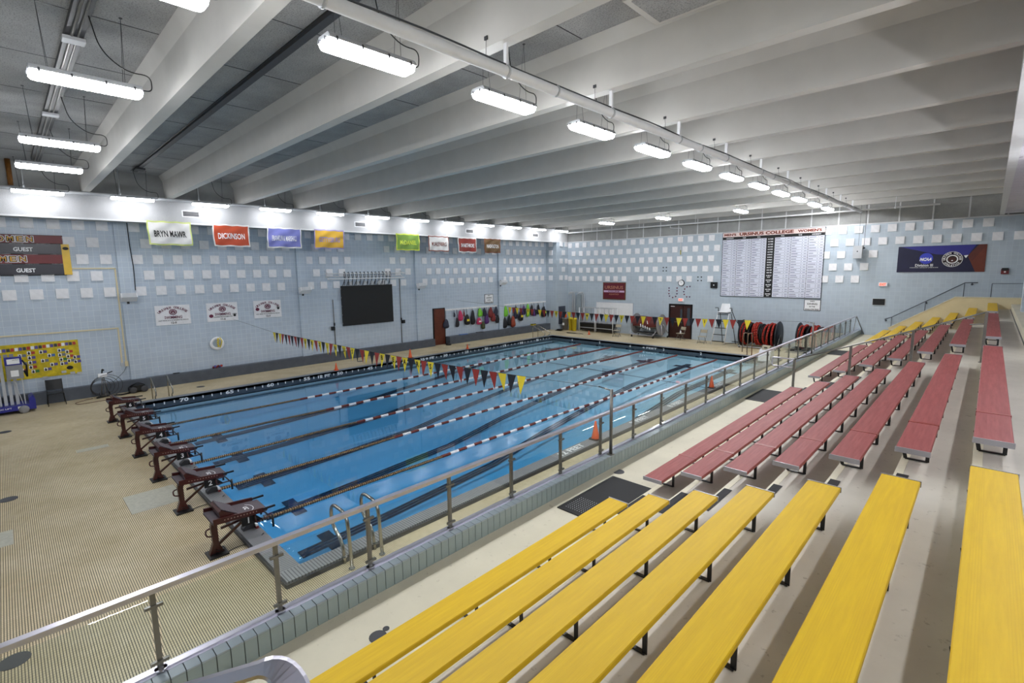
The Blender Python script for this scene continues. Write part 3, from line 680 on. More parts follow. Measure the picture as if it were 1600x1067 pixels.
# ================================================================== LANE ROPES
RXs = [10.58, 8.30, 6.04, 3.77, 1.49]
def flt(c, nd=6, r=.045, L=.30):
    prof = []
    for k in range(nd):
        a = -L/2+L*k/nd; prof += [(r*.55, a), (r, a+.006), (r, a+L/nd*.62), (r*.55, a+L/nd*.7)]
    return MB().lathe(prof, (0, 0, 0), 'y', 8).mesh('float', c)
FW_, FR_, FT_, FD_ = flt(M_INKW), flt(mat('float_maroon', (112, 44, 34), .5)), flt(mat('float_tan', (158, 132, 92), .6), 6, .036), flt(mat('float_rust', (120, 60, 40), .5), 6, .036)
tanrust = None
for i, x in enumerate(RXs):
    o = empty('lane_rope', (x, 12.2, ZW+.015), '%s lane rope from the bleacher side, white and maroon floats' % ORD[i], 'ropes', 'lane ropes across the pool')
    MB().tube([(0, PY0-12.2+.02, .04), (0, PY0-12.2+.5, .01), (0, PY1-12.2-.5, .01), (0, PY1-12.2-.02, .04)], .006, 5).build('cable', M_STEEL, o)
    n = int((PY1-PY0-.5)/.3); off = 0
    for k in range(n):
        y = PY0+.3+.3*k; wob = .03*math.sin(y*.5+i)+.012*math.sin(y*1.7+2*i)
        if y < 5.0: src = FT_ if k % 2 else FD_
        elif y > 19.4: src = FR_
        else: src = FW_ if k % 2 else FR_
        if y < 5.0:
            # alternating thin tan and rust discs
            inst(FT_ , 'float', o, (wob, y-12.2, 0)); 
        else: inst(src, 'float', o, (wob, y-12.2, 0))
    q = MB()
    for k in range(int(5.0/.05)-4):
        y = PY0+.16+.05*k; q.lathe([(.041, -.007), (.041, .007)], (.03*math.sin(y*.5+i)+.012*math.sin(y*1.7+2*i), y-12.2, 0), 'y', 8)
    tag(q.build('dark_discs', mat('float_dark', (70, 40, 30), .6), o), kind='stuff')

# ================================================================== BENCHES
XB = lambda i: 17.30+.602*(i-1)
ZBn = lambda i: 1.37+.2446*i
ROWN = ['front', 'second', 'third', 'fourth', 'fifth', 'sixth', 'top']
legm = MB()
legm.bar((.25, 0, -.05), (.25, 0, -.262), .035, .012, (0, 1, 0)).bar((.256, 0, -.258), (.05, 0, -.258), .035, .012, (0, 0, 1)).bar((.055, 0, -.258), (.012, 0, -.05), .035, .012, (0, 1, 0))
legm.bar((.0, 0, -.05), (.27, 0, -.05), .035, .012)
legmesh = legm.mesh('leg', M_BLK)
def bench(i, y0, y1, m, label, group, joint=None, cuts=()):
    o = empty('bench', (XB(i), y0, ZBn(i)), label, 'bench', group)
    L = y1-y0
    P = [(0, -.008), (.006, 0), (.284, 0), (.29, -.008), (.29, -.045), (0, -.045)]
    MB().prism(P, 'y', .012, L-.012).build('seat', m, o)
    for a in (0, L-.014): MB().box(-.006, a, -.052, .297, a+.014, .005).build('end_cap', M_CAP, o)
    if joint is not None:
        MB().box(-.004, joint-y0-.03, -.05, .294, joint-y0+.03, .003).build('joint_sleeve', M_REDJ, o)
    y = .5; n = max(2, round((L-1.0)/1.07)); st = (L-1.0)/n
    for k in range(n+1): inst(legmesh, 'leg', o, (0, .5+st*k, 0))
for i in range(1, 8):
    bench(i, -5.0, 2.76, M_YEL, 'yellow bench of the %s row in the near section, closest to the camera' % ROWN[i-1], 'yellow benches of the near section')
    bench(i, 3.71, 11.52, M_RED, 'faded red bench of the %s row in the middle section with a seat joint' % ROWN[i-1], 'red benches of the middle section', 4.95)
    bench(i, 13.35, 21.1, M_RED, 'faded red bench of the %s row in the far section behind the handrail' % ROWN[i-1], 'red benches of the far section', 19.9 if i < 7 else 17.5)
    bench(i, 22.12, 27.34, M_YEL, 'yellow bench of the %s row at the far end by the cream parapet' % ROWN[i-1], 'yellow benches at the far end')
# rubber step pads and mats
for i in range(1, 8):
    for a, y0, y1 in (('near', 2.86, 3.63), ('middle', 12.0, 12.9)):
        if i == 7: continue
        o = tag(MB().box(-.0, 0, 0, .1 if i > 1 else .06, y1-y0, .005).build('step_pad', M_RUB), 'black rubber pad on the %s step of the %s aisle' % (ORD[i-1], a), 'step pad', 'rubber pads on the aisle steps')
        o.location = (XN(i)+.01+(.012 if i > 1 else 0), y0, ZT(i)+.003)
def floormat(name, x0, y0, x1, y1, z, label, holes=True):
    o = empty(name, (x0, y0, z), label, 'mat', 'black rubber mats')
    MB().box(0, 0, 0, x1-x0, y1-y0, .012).build('mat', M_RUB, o)
    if holes:
        q = MB()
        for a in range(14):
            for b in range(9):
                X = .09+a*.042; Y = .12+b*.05
                if X < x1-x0-.08: q.lathe([(.007, 0), (.007, .0015)], (X, Y, .012), n=6)
        tag(q.build('drain_holes', M_LGREY, o), kind='stuff')
    e_ = MB().box(0, 0, .012, .04, y1-y0, .013).box(x1-x0-.04, 0, .012, x1-x0, y1-y0, .013).box(.04, 0, .012, x1-x0-.04, .05, .013); e_.build('bevelled_edge', M_BLK, o)
floormat('floor_mat', 16.32, 2.8, 17.3, 4.4, 1.102, 'black drainage mat on the walkway by the near aisle')
floormat('floor_mat', 16.0, 11.4, 17.3, 12.94, 1.102, 'black rubber mat on the walkway below the middle aisle', False)
floormat('floor_mat', 16.15, 21.1, 17.3, 22.5, 1.102, 'black rubber mat on the walkway at the far aisle', False)
floormat('floor_mat', 12.9, 27.5, 14.9, 29.0, .001, 'dark folded rubber mat on the pool deck by the far wall', False)
# aisle handrail
o = empty('handrail', (17.12, 12.5, 1.1), 'grey steel handrail climbing the middle aisle of the bleachers', 'handrail')
H = [(17.12, 2.2, 1.1), (18.42, 2.71, ZT(2)), (19.66, 3.21, ZT(4)), (20.91, 3.72, ZT(6))]
for x, z, zb in H:
    rel(o, MB().box(x-.027, 12.47, zb, x+.027, 12.53, z)).build('post', M_POST, o)
    rel(o, MB().lathe([(.055, zb), (.055, zb+.012)], (x, 12.5, 0), n=12)).build('foot', M_POST, o)
rel(o, MB().tube([(x, 12.5, z) for x, z, _ in H], .019, 8)).build('top_rail', M_POST, o)
rel(o, MB().tube(fillet([(17.12, 12.5, 2.2), (16.55, 12.5, 2.2), (16.55, 12.5, 1.96), (17.1, 12.5, 1.96)], .04), .019, 8)).build('end_loop', M_RAIL, o)
rel(o, MB().tube([(20.65, 12.5, 3.42), (20.9, 12.5, 3.45)], .015, 6)).build('bracket', M_POST, o)
# rail on the far wall above the stair
o = empty('wall_handrail', (18.7, YF-.12, 2.9), 'blue grey handrail mounted on the far wall above the parapet', 'handrail')
rel(o, MB().tube([(17.1, YF-.12, 1.99), (17.4, YF-.12, 2.12), (20.06, YF-.12, 3.91), (20.5, YF-.12, 3.92)], .022, 8)).build('rail', M_SLATE, o)
for x, z in ((17.15, 2.0), (18.7, 2.97), (20.3, 3.91)): rel(o, MB().tube([(x, YF-.12, z), (x, YF, z-.08)], .014, 6).lathe([(.05, 0), (.05, .02)], (x, YF-.02, z-.08), 'y', 10)).build('bracket', M_SLATE, o)
for x, z0, z1 in ((17.4, 1.5, 2.1), (18.68, 2.45, 2.95), (20.04, 3.2, 3.9)): rel(o, MB().tube([(x, YF-.2, z0), (x, YF-.12, z1)], .016, 6)).build('post', M_SLATE, o)
o = empty('landing_rail', (21.4, YF-.6, 3.3), 'thin grey rail at the stair landing behind the parapet', 'handrail')
rel(o, MB().tube([(20.98, YF-.6, 3.89), (22.2, YF-.6, 3.9)], .014, 6).tube([(20.98, YF-.6, 3.15), (20.98, YF-.6, 3.89)], .016, 6)).build('rail', M_SLATE, o)
# near stair rail at the bottom edge of the picture
o = empty('stair_rail', (20.1, -2.7, 4.05), 'polished steel flat bar handrail at the bottom left near the camera', 'handrail')
A, B, D = Vector((20.302, -2.712, 4.322)), Vector((20.185, -2.834, 4.274)), Vector((20.39, -2.723, 4.244))
vd = (CAMP-A).normalized(); E_ = D+(D-A)*1.6+Vector((0, 0, -.1))
path = fillet([B+(B-A)*2.0, A, E_], .035, 8); q = MB(); vs = []
for k, p in enumerate(path):
    d_ = (path[min(k+1, len(path)-1)]-path[max(k-1, 0)]).normalized(); r_ = d_.cross(vd).normalized(); n_ = vd
    w_ = .010 if k == 0 else .010+.013*min(1, (k-1)/8)
    vs += [p-r_*w_-n_*.008, p+r_*w_-n_*.008, p+r_*w_+n_*.004, p+r_*(w_-.004)+n_*.009, p-r_*(w_-.004)+n_*.009, p-r_*w_+n_*.004]
fs = [(6*i+j, 6*i+(j+1) % 6, 6*(i+1)+(j+1) % 6, 6*(i+1)+j) for i in range(len(path)-1) for j in range(6)]
q.add(vs, fs); rel(o, q).build('bar', M_RAIL, o)
rel(o, MB().bar(E_, (E_.x, E_.y, 2.82), .04, .02, (0, 1, 0))).build('post', M_STEEL, o)

# ================================================================== START BLOCKS
M_HOLE = M_BLK
def make_block():
    t = empty('starting_block', (0, 0, 0), 'x', 'starting block', 'starting blocks at the near end')
    # base plate and pedestal
    MB().box(-.16, -.14, 0, .16, .16, .03).box(-.05, -.09, .03, .05, .1, .045).build('base_plate', M_BLK, t)
    q = MB(); q.prism([(-.11, .03), (.11, .03), (.045, .22), (.04, .52), (.10, .66), (-.03, .66), (-.06, .5), (-.045, .22)], 'x', -.045, .045)
    q.build('pedestal', M_BLOCK, t)
    MB().bar((0, .06, .18), (.15, .52, .58), .05, .04).build('brace', M_BLOCK, t)
    MB().box(-.02, .05, .56, .02, .75, .60).bar((0, .1, .44), (0, .7, .5), .03, .04).build('spine', M_BLOCK, t)
    MB().tube(fillet([(-.05, -.03, .48), (-.02, -.13, .47), (.02, -.13, .38), (.05, -.03, .36)], .04), .014, 7).build('rear_loop', M_BLOCK, t)
    # platform: grip deck, side rails with rows of holes
    q = MB(); q.prism([(-.08, .66), (.78, .60), (.80, .63), (-.08, .70)], 'x', -.27, .27); q.build('platform', M_BLOCKP, t)
    for s in (-1, 1):
        sd = MB().prism([(-.07, .66), (.72, .605), (.72, .69), (-.07, .76)], 'x', s*.27, s*.30).build('side_rail', M_BLOCK, t)
        h = MB()
        for k in range(11): h.lathe([(.011, 0), (.011, .004)], (s*.30 if s > 0 else s*.304, .1+.05*k, .70-.0035*k*1.0), 'x', 7)
        tag(h.build('rail_holes', mat('hole_grey', (150, 120, 110), .5, var=0), sd), kind='stuff')
        MB().bar((s*.285, .70, .66), (s*.285, .92, .66), .03, .03).build('front_handle', M_BLK, t)
        MB().tube(fillet([(s*.25, .58, .58), (s*.25, .60, .44), (s*.16, .74, .42), (s*.16, .86, .42)], .03), .014, 7).build('backstroke_grip', M_BLOCK, t)
    MB().tube([(-.3, .86, .30), (-.3, .86, .48)], .02, 8).tube([(.3, .86, .28), (.3, .86, .5)], .02, 8).tube([(-.3, .86, .42), (.3, .86, .42)], .014, 7).build('grab_bars', M_BLK, t)
    # inclined rear foot rest
    q = MB(); q.prism([(.06, .70), (.33, .69), (.07, .86), (.03, .84)], 'x', -.25, .25); q.build('foot_rest', M_BLOCK, t)
    MB().bar((-.24, .2, .785), (.24, .2, .785), .015, .27, (0, -.5, .85)) 
    MB().add([(-.24, .325, .70), (.24, .325, .70), (.24, .072, .868), (-.24, .072, .868), (-.24, .335, .706), (.24, .335, .706), (.24, .08, .878), (-.24, .08, .878)],
             [(0,1,2,3),(7,6,5,4),(0,4,5,1),(1,5,6,2),(2,6,7,3),(3,7,4,0)]).build('grip_pad', M_BLOCKP, t)
    q = MB(); disc(q, (0, .52, .648), (1, 0, 0), (0, .997, -.07), .17, 22, .004, .12, .158)
    text(q, 'UC', (0, .52, .648), (1, 0, 0), (0, .997, -.07), wd=.14, bold=.03, lift=.006)
    q.build('emblem', M_INKW, t)
    # triangular number plate
    q = MB().prism([(.38, .42), (.74, .42), (.58, .60), (.38, .60)], 'x', .17, .2); q.build('number_plate', M_BLK, t)
    # touchpad timing box and cable coil on the ground
    q = MB(); q.tube([(.05+.09*math.cos(a), -.02+.07*math.sin(a)+.08, .02+.004*k) for k, a in enumerate([2*PI*i/12*1.0 for i in range(26)])], .008, 5)
    q.tube(fillet([(.13, .06, .02), (.05, .3, .02), (.12, .6, .03), (.1, .75, .12)], .05), .007, 5)
    q.build('cable_coil', M_BLK, t)
    return t
blk = make_block(); blks = [blk]+[dup(blk, (0, 0, 0)) for _ in range(5)]
WHERE = ['nearest the bleachers', 'second from the bleachers', 'third from the bleachers', 'fourth from the bleachers', 'fifth from the bleachers', 'farthest, by the left wall ledge']
for i, x in enumerate(LX):
    o = blks[i]; o.location = (x-.05, -.80, 0)
    o['label'] = 'maroon starting block, %s, lane number on black plate' % WHERE[i]
    pl_ = [c for c in o.children if c.name.startswith('number_plate')][0]
    text(MB(), str(i+1), (.2, .49, .51), (0, 1, 0), ZV, ht=.11, bold=.02, lift=.004).build('number', M_INKW, pl_)
    if i < 5:
        b = empty('rope_anchor', (x-.9 if i else x-.9, -.02, .1), 'small grey cable box with white and red lip on the pool edge by %s block' % ORD[i], 'cable box', 'cable boxes on the near pool edge')
        b.location = (x+.62-1.0, -.2, .1)
        MB().prism([(-.08, 0), (.12, 0), (.12, .1), (.02, .13), (-.08, .05)], 'x', -.07, .07).build('housing', M_DGREY, b)
        MB().box(-.14, .12, .05, .14, .16, .09).build('lip', M_INKW, b); MB().box(-.14, .12, .0, .14, .17, .05).build('red_lip', M_MAR, b)

# ================================================================== LADDERS
def ladder_rails(name, x, y, rz, label):
    o = empty(name, (x, y, 0), label, 'ladder', None, rz)
    for s in (-1, 1):
        q = MB().tube(fillet([(.15, s*.28, 0), (.07, s*.28, .92), (-.48, s*.28, .94), (-.50, s*.28, .56), (-.14, s*.28, .36), (-.10, s*.28, .0)], .2, 8), .03, 10)
        r = q.build('rail', M_STEEL, o)
        MB().lathe([(.05, 0), (.05, .02)], (.14, s*.28, 0), n=12).lathe([(.045, .1), (.045, .115)], (-.10, s*.28, 0), n=12).build('escutcheon', M_STEEL, r)
    return o
ladder_rails('pool_ladder', 13.66, .88, 0, 'curved steel ladder rails on the near right pool edge behind the glass')
def hand_rails(x, y, rz, label, l=.9):
    o = empty('pool_ladder', (x, y, 0), label, 'ladder', None, rz)
    for s in (-1, 1):
        MB().tube(fillet([(-.30, s*.27, 0), (-.30, s*.27, .86), (l-.45, s*.27, .42), (l-.5, s*.27, .22), (l-.66, s*.27, .2), (l-.66, s*.27, .0)], .06, 5), .02, 8).build('rail', M_STEEL, o)
    return o
hand_rails(-2.05, 1.05, 0, 'angled steel hand rails at the near left pool corner')
hand_rails(-1.95, 23.5, 0, 'angled steel hand rails at the far left pool corner', 1.3)
o = empty('pool_ladder', (11.8, 25.1, 0), 'tall steel ladder rails at the far right pool corner', 'ladder')
for s in (-1, 1): MB().tube(fillet([(s*.12, .05, 0), (s*.12, .05, 1.25), (s*.12-.0, -.6, 1.3), (s*.12, -.72, .3)], .14, 6), .026, 8).build('rail', mat('aged_steel', (140, 112, 92), .35, .7, var=.1), o)
# ================================================================== CONES
def cone(x, y, h, label):
    o = empty('traffic_cone', (x, y, 0), label, 'cone', 'orange cones around the pool')
    r = h*.22; MB().lathe([(r, .03), (r*.95, .05), (r*.2, h), (r*.12, h+.005)], n=16).build('cone', M_ORNG, o)
    MB().prism([(-r*1.25, -r*1.0), (-r, -r*1.25), (r, -r*1.25), (r*1.25, -r), (r*1.25, r), (r, r*1.25), (-r, r*1.25), (-r*1.25, r)], 'z', 0, .03).build('base', M_ORNG if h < .5 and x < 5 else M_BLK, o)
    return o
for x, y, h, l_ in ((-1.62, 8.05, .36, 'short orange cone on the left pool edge below the pennants'), (-1.62, 12.35, .5, 'tall orange cone on the left pool edge behind the pennants'),
                    (-1.62, 16.5, .3, 'small orange cone on the left pool edge by the brown door'), (13.36, 8.2, .52, 'orange cone on the right pool edge beside the 12 feet mark'),
                    (13.36, 16.2, .48, 'orange cone on the right pool edge toward the shallow end'), (-.12, 27.1, .3, 'small orange cone on the far deck before the carts')):
    c = cone(x, y, h, l_)
    if abs(x+1.62) < .01 or x > 13: c.location.z = .1
# ================================================================== LEFT WALL THINGS
XA = XL+.06
def arrow(): pass
# score panels
o = empty('scoreboard', (XL+.1, -2.9, 5.6), 'maroon and black score panels lettered WOMEN, MEN and GUEST on left wall', 'scoreboard')
for k, (z0, z1, m) in enumerate(((6.06, 6.35, M_MAR), (5.67, 6.03, M_INK), (5.31, 5.64, M_MAR), (4.9, 5.28, M_INK))):
    p = rel(o, MB().box(XL+.04, -4.9, z0, XL+.1, -1.09, z1)).build('score_panel', [M_MAR, mat('score_black', (30, 28, 42), .3, var=.05)][k % 2], o)
rel(o, MB().box(XL+.02, -4.92, 4.86, XL+.05, -1.07, 6.37)).build('frame', M_BLK, o)
q = MB(); text(q, 'GUEST', (XL+.1, -2.2, 5.83), LU, ZV, wd=.52, ht=.15, bold=.03); text(q, 'GUEST', (XL+.1, -2.2, 5.06), LU, ZV, wd=.52, ht=.15, bold=.03)
rel(o, q).build('lettering', M_INKW, o)
for t_, yc, zc, wd in (('WOMEN', -2.5, 6.205, 1.26), ('MEN', -2.5, 5.475, .76)):
    n_ = len(t_); st_ = wd/n_
    for m_, b_, h_, lf in ((M_INKW, .09, .25, .003), (M_INK, .05, .21, .006), (mat('gold_letter', (228, 170, 60), .5, var=0), .0, .17, .009)):
        q = MB()
        for k, ch in enumerate(t_): text(q, ch, (XL+.1, yc-wd/2+st_*(k+.5)+.0, zc), LU, ZV, ht=h_, wd=st_*(.95 if m_ is M_INKW else .8 if m_ is M_INK else .6), bold=b_, lift=lf)
        rel(o, q).build('lettering', m_, o)
rel(o, MB().box(XL+.1, -1.15, 4.88, XL+.13, -.92, 6.04)).build('yellow_strip', M_YEL if False else mat('strip_yellow', (224, 182, 50), .35, var=.08), o)
q = MB(); disc(q, (XL+.13, -1.03, 5.88), LU, ZV, .09, 16, .004, .06); rel(o, q).build('emblem', M_INK, o)
# cream surface conduits with outlet boxes
o = empty('wall_conduit', (XL+.02, .41, 3.0), 'cream surface conduit running from the score panels down to an outlet', 'conduit')
rel(o, MB().box(XL, -.92, 5.09, XL+.03, .43, 5.14).box(XL, .39, 1.25, XL+.03, .44, 5.12)).build('channel', M_CREAM, o)
rel(o, MB().box(XL, .36, 1.05, XL+.07, .47, 1.26)).build('outlet_box', M_CREAM, o)
rel(o, MB().tube(fillet([(XL+.05, .4, 1.06), (XL+.1, .3, .85), (XL+.25, -.1, .5), (XL+.4, -.35, .55)], .1), .008, 5)).build('cord', M_BLK, o)
o = empty('wall_conduit', (XL+.02, .25, 2.0), 'cream surface conduit above the gold poster dropping to a grey outlet', 'conduit')
rel(o, MB().box(XL, -4.9, 2.64, XL+.03, .3, 2.69).box(XL, .25, 1.22, XL+.03, .3, 2.67)).build('channel', M_CREAM, o)
rel(o, MB().box(XL, .22, 1.06, XL+.06, .32, 1.22)).build('outlet_box', M_LGREY, o)
o = empty('wall_cable', (XL+.14, .98, 5.6), 'black cable running down the first pilaster to the speaker', 'cable')
rel(o, MB().tube([(XL+.13, .96, ZS), (XL+.13, .97, 6.0), (XL+.14, 1.01, 5.2), (XL+.15, .99, 4.2)], .016, 5)).build('cable', M_BLK, o)
MBs = [(.7, 'first'), (8.0, 'second'), (15.3, 'third'), (22.5, 'fourth')]
for y, l_ in MBs:
    o = empty('wall_speaker', (XL+.12, y, 3.95), 'white box speaker tilted down on the %s pilaster from the near end' % l_, 'speaker', 'white speakers on the left wall')
    MB().prism([(.12, .1), (.42, .16), (.5, -.02), (.2, -.2)], 'y', -.27, .27).build('cabinet', M_WHITE, o)
    MB().add([(.425, -.24, .15), (.425, .24, .15), (.505, .24, -.015), (.505, -.24, -.015), (.43, -.24, .155), (.43, .24, .155), (.512, .24, -.01), (.512, -.24, -.01)], [(0,1,2,3),(7,6,5,4),(0,4,5,1),(1,5,6,2),(2,6,7,3),(3,7,4,0)]).build('grille', M_LGREY, o)
    MB().box(-.0, -.04, -.3, .04, .04, .15).bar((0, 0, 0), (.2, 0, 0), .06).build('bracket', M_BLK, o)
# the three white banners
def flatbanner(name, x, y0, y1, z0, z1, m, label, grp, rip=.006):
    o = empty(name, (x, (y0+y1)/2, z0), label, 'banner', grp)
    q = MB(); q.grid(lambda a, b: (x+rip*math.sin(a*9+b*3), y0+(y1-y0)*a, z0+(z1-z0)*b), 14, 8)
    q.grid(lambda a, b: (x-.006+rip*math.sin(a*9+b*3), y1-(y1-y0)*a if 0 else y0+(y1-y0)*a, z0+(z1-z0)*(1-b)), 14, 8)
    rel(o, q).build('cloth', m, o); return o
def bearseal(q_ring, q_ink, x, y, z, r):
    disc(q_ring, (x, y, z), LU, ZV, r, 18, .016, r*.85)
for k, (y0, y1, sub, rec) in enumerate(((1.59, 2.9, 'LADY BEARS 2013-14 UNDEFEATED SEASON', '12-0'), (3.55, 4.86, 'UNDEFEATED & UNBEATEN', '11-0'), (5.58, 6.89, 'LADY BEARS 2011-12 UNDEFEATED SEASON', '12-0'))):
    o = flatbanner('wall_banner', XL+.02, y0, y1, 2.64, 3.5, M_PANEL, '%s white swimming banner from the left below the acoustic panels, record %s' % (ORD[k], rec), 'white swimming banners')
    yc = (y0+y1)/2
    q = MB(); arctext(q, 'URSINUS COLLEGE', (XL+.02, yc, 2.62), LU, ZV, .78, PI*.5+.72, PI*.5-.72, .1, .03, .016)
    text(q, 'SWIMMING', (XL+.02, yc, 2.97), LU, ZV, wd=.66, ht=.12, bold=.02, lift=.016)
    disc(q, (XL+.02, yc, 3.2), LU, ZV, .15, 20, .014, .13)
    if k: disc(q, (XL+.02, y0+.17, 2.9 if k == 1 else 3.08), LU, ZV, .09, 14, .014, .08)
    rel(o, q).build('lettering', M_INKM, o)
    q = MB(); text(q, sub, (XL+.02, yc, 2.84), LU, ZV, wd=1.12 if k != 1 else .8, ht=.05, bold=.01, lift=.016); text(q, rec, (XL+.02, yc, 2.73), LU, ZV, wd=.2, ht=.09, lift=.016)
    if k: 
        py = y1-.15
        disc(q, (XL+.02, py, 2.88 if k == 1 else 3.08), LU, ZV, .06, 12, .014)
        for a in range(4): disc(q, (XL+.02, py-.07+a*.047, (2.88 if k == 1 else 3.08)+.085-.015*abs(a-1.5)), LU, ZV, .02, 8, .014)
    rel(o, q).build('print', M_INK, o)
    q = MB(); disc(q, (XL+.02, yc, 3.2), LU, ZV, .11, 20, .018, .095, .095)
    for s in (-1, 1): disc(q, (XL+.02, yc+s*.035, 3.22), LU, ZV, .012, 8, .02)
    disc(q, (XL+.02, yc, 3.165), LU, ZV, .028, 10, .02, .02); rel(o, q).build('bear_face', M_PANEL, o)
# gold poster with photos
o = flatbanner('gold_poster', XL+.02, -3.3, -1.02, 1.0, 2.34, M_GOLD, 'crinkled gold foil poster covered with small photographs beside the lift', None, .012)
rnd = random.Random(3)
cols = [mat('print_%s' % c_, v_, .5, var=0) for c_, v_ in (('blue', (70, 110, 170)), ('red', (180, 60, 50)), ('green', (50, 120, 60)), ('grey', (120, 125, 135)), ('violet', (90, 80, 150)))]
for k in range(20):
    p = rel(o, rect(MB(), (XL+.02, -3.2+k*.108, 2.14+.012*k*.3), LU, ZV, .09, .12, .02)).build('photo', [M_INKW, cols[4], M_DGREY, cols[1]][k % 4], o)
for (y, z) in [(-2.45, 1.98), (-2.45, 1.8), (-2.45, 1.62), (-2.45, 1.44), (-2.4, 1.27), (-2.12, 1.98), (-2.1, 1.64), (-2.05, 1.3), (-1.9, 1.82), (-1.86, 1.46), (-1.6, 1.98), (-1.6, 1.8), (-1.58, 1.62), (-1.57, 1.45), (-1.38, 1.9), (-1.37, 1.72), (-1.36, 1.54), (-1.18, 1.66), (-1.17, 1.48), (-2.7, 1.9), (-2.7, 1.6), (-2.7, 1.35)]:
    p = rel(o, rect(MB(), (XL+.02, y, z), LU, ZV, .1, .13, .02)).build('photo', M_INKW, o)
    q = MB(); disc(q, (XL+.02, y, z-.02), LU, ZV, .035, 8, .024, .04); disc(q, (XL+.02, y, z+.03), LU, ZV, .02, 8, .024); rel(o, q).build('portrait', M_INK, p)
    rel(o, rect(MB(), (XL+.02, y+.115, z), LU, ZV, .1, .1, .02)).build('photo', rnd.choice(cols), o)
q = MB(); disc(q, (XL+.02, -1.36, 1.26), LU, ZV, .1, 16, .02, .075); rel(o, q).build('emblem', M_INK, o)
for y, z in ((-2.1, .98), (-1.3, 1.04), (-1.1, 1.0), (-1.55, 1.12)): rel(o, MB().cbox(XL+.045, y, z, .02, .14, .09)).build('tape', M_LGREY, o)
# life ring
o = empty('life_ring', (XL+.1, 3.83, 1.62), 'white life ring with yellow throw rope hung on the left wall', 'life ring')
ring = MB().tube([(0, .24*math.cos(a), .24*math.sin(a)) for a in [2*PI*k/20 for k in range(20)]], .065, 8, True); ring.build('ring', M_WHITE, o)
MB().tube([(.07, .05*math.sin(k*1.9)+.03, .25-.4*k/12) for k in range(13)], .028, 6).tube([(.06, .12, .28), (.07, .2, .1), (.07, .1, -.2)], .02, 6).build('throw_rope', M_FY, o)
MB().tube([(.02, .3*math.cos(a), .3*math.sin(a)) for a in [PI+PI*k/10 for k in range(11)]], .006, 5).build('grab_line', M_INKW, o)
# small things lying on the ledge
o = empty('goggle_pile', (-4.7, 3.75, .47), 'small heap of purple and maroon goggles and caps on the ledge', 'goggles')
for k in range(6): MB().lathe([(.02, -.03), (.05, -.02), (.055, .02), (.02, .03)], (-.05+.03*(k % 2), -.16+.065*k, .05+.04*(k % 2)), 'x', 8).build('goggle', [M_MAR, cols[4], cols[1]][k % 3], o)
o = empty('deck_brush', (-4.7, 2.1, .48), 'small black brush head lying on the ledge', 'brush')
MB().box(-.04, -.12, 0, .04, .12, .03).build('head', M_BLK, o)
# ---- video screen, hose rack, conduits
o = empty('video_screen', (XL+.1, 11.77, 1.85), 'large black display screen hanging on the left wall', 'screen')
rel(o, MB().box(XL+.065, 10.13, 1.85, XL+.12, 13.38, 4.08)).build('cabinet', M_BLK, o)
rel(o, MB().box(XL+.12, 10.16, 1.9, XL+.125, 13.35, 4.04)).build('display', M_SCREEN, o)
for k in range(5): rel(o, MB().cbox(XL+.1, 10.11, 2.0+k*.48, .05, .03, .05)).build('catch', M_LGREY, o)
o = empty('hanging_rack', (XL+.3, 11.6, 4.5), 'white overhead rack of bars and black loops holding up the screen', 'rack')
rel(o, MB().tube([(XL+.4, 9.13, 4.76), (XL+.4, 14.11, 4.76)], .022, 8).tube([(XL+.4, 9.25, 4.47), (XL+.4, 14.08, 4.47)], .03, 8).tube([(XL+.15, 9.25, 4.6), (XL+.15, 14.08, 4.6)], .02, 6)).build('bar', M_WHITE, o)
for y in (9.3, 10.4, 11.7, 12.8, 14.0): rel(o, MB().tube([(XL, y, 4.9), (XL+.4, y, 4.76), (XL+.4, y, 4.47), (XL+.15, y, 4.6)], .014, 6)).build('strut', M_WHITE, o)
for k in range(13):
    y = 10.24+k*.238
    rel(o, MB().tube(fillet([(XL+.12, y, 4.1), (XL+.3, y, 4.3), (XL+.46, y+.02, 4.6), (XL+.42, y, 4.86), (XL+.3, y, 4.8), (XL+.36, y, 4.45), (XL+.12, y+.1, 4.12)], .1, 4), .016, 6)).build('loop', M_BLK, o)
for k in range(6): rel(o, MB().cbox(XL+.3, 10.6+k*.45, 4.22, .12, .14, .2)).build('chain_bag', M_LGREY, o)
o = empty('screen_conduit', (XL+.05, 9.65, 2.2), 'thin grey conduit with black box left of the screen', 'conduit')
rel(o, MB().tube([(XL+.03, 9.66, .47), (XL+.03, 9.66, 3.35)], .022, 8)).build('pipe', M_POST, o); rel(o, MB().cbox(XL+.08, 9.55, 1.78, .14, .18, .2).cbox(XL+.05, 9.66, 2.0, .06, .06, .16)).build('box', M_BLK, o)
o = empty('screen_conduit', (XL+.05, 13.97, 2.2), 'thin grey conduit with black box right of the screen', 'conduit')
rel(o, MB().tube([(XL+.03, 13.97, .47), (XL+.03, 13.97, 4.4)], .022, 8)).build('pipe', M_POST, o); rel(o, MB().cbox(XL+.08, 14.09, 1.78, .14, .18, .2).cbox(XL+.05, 13.97, 1.95, .06, .06, .14)).build('box', M_BLK, o)
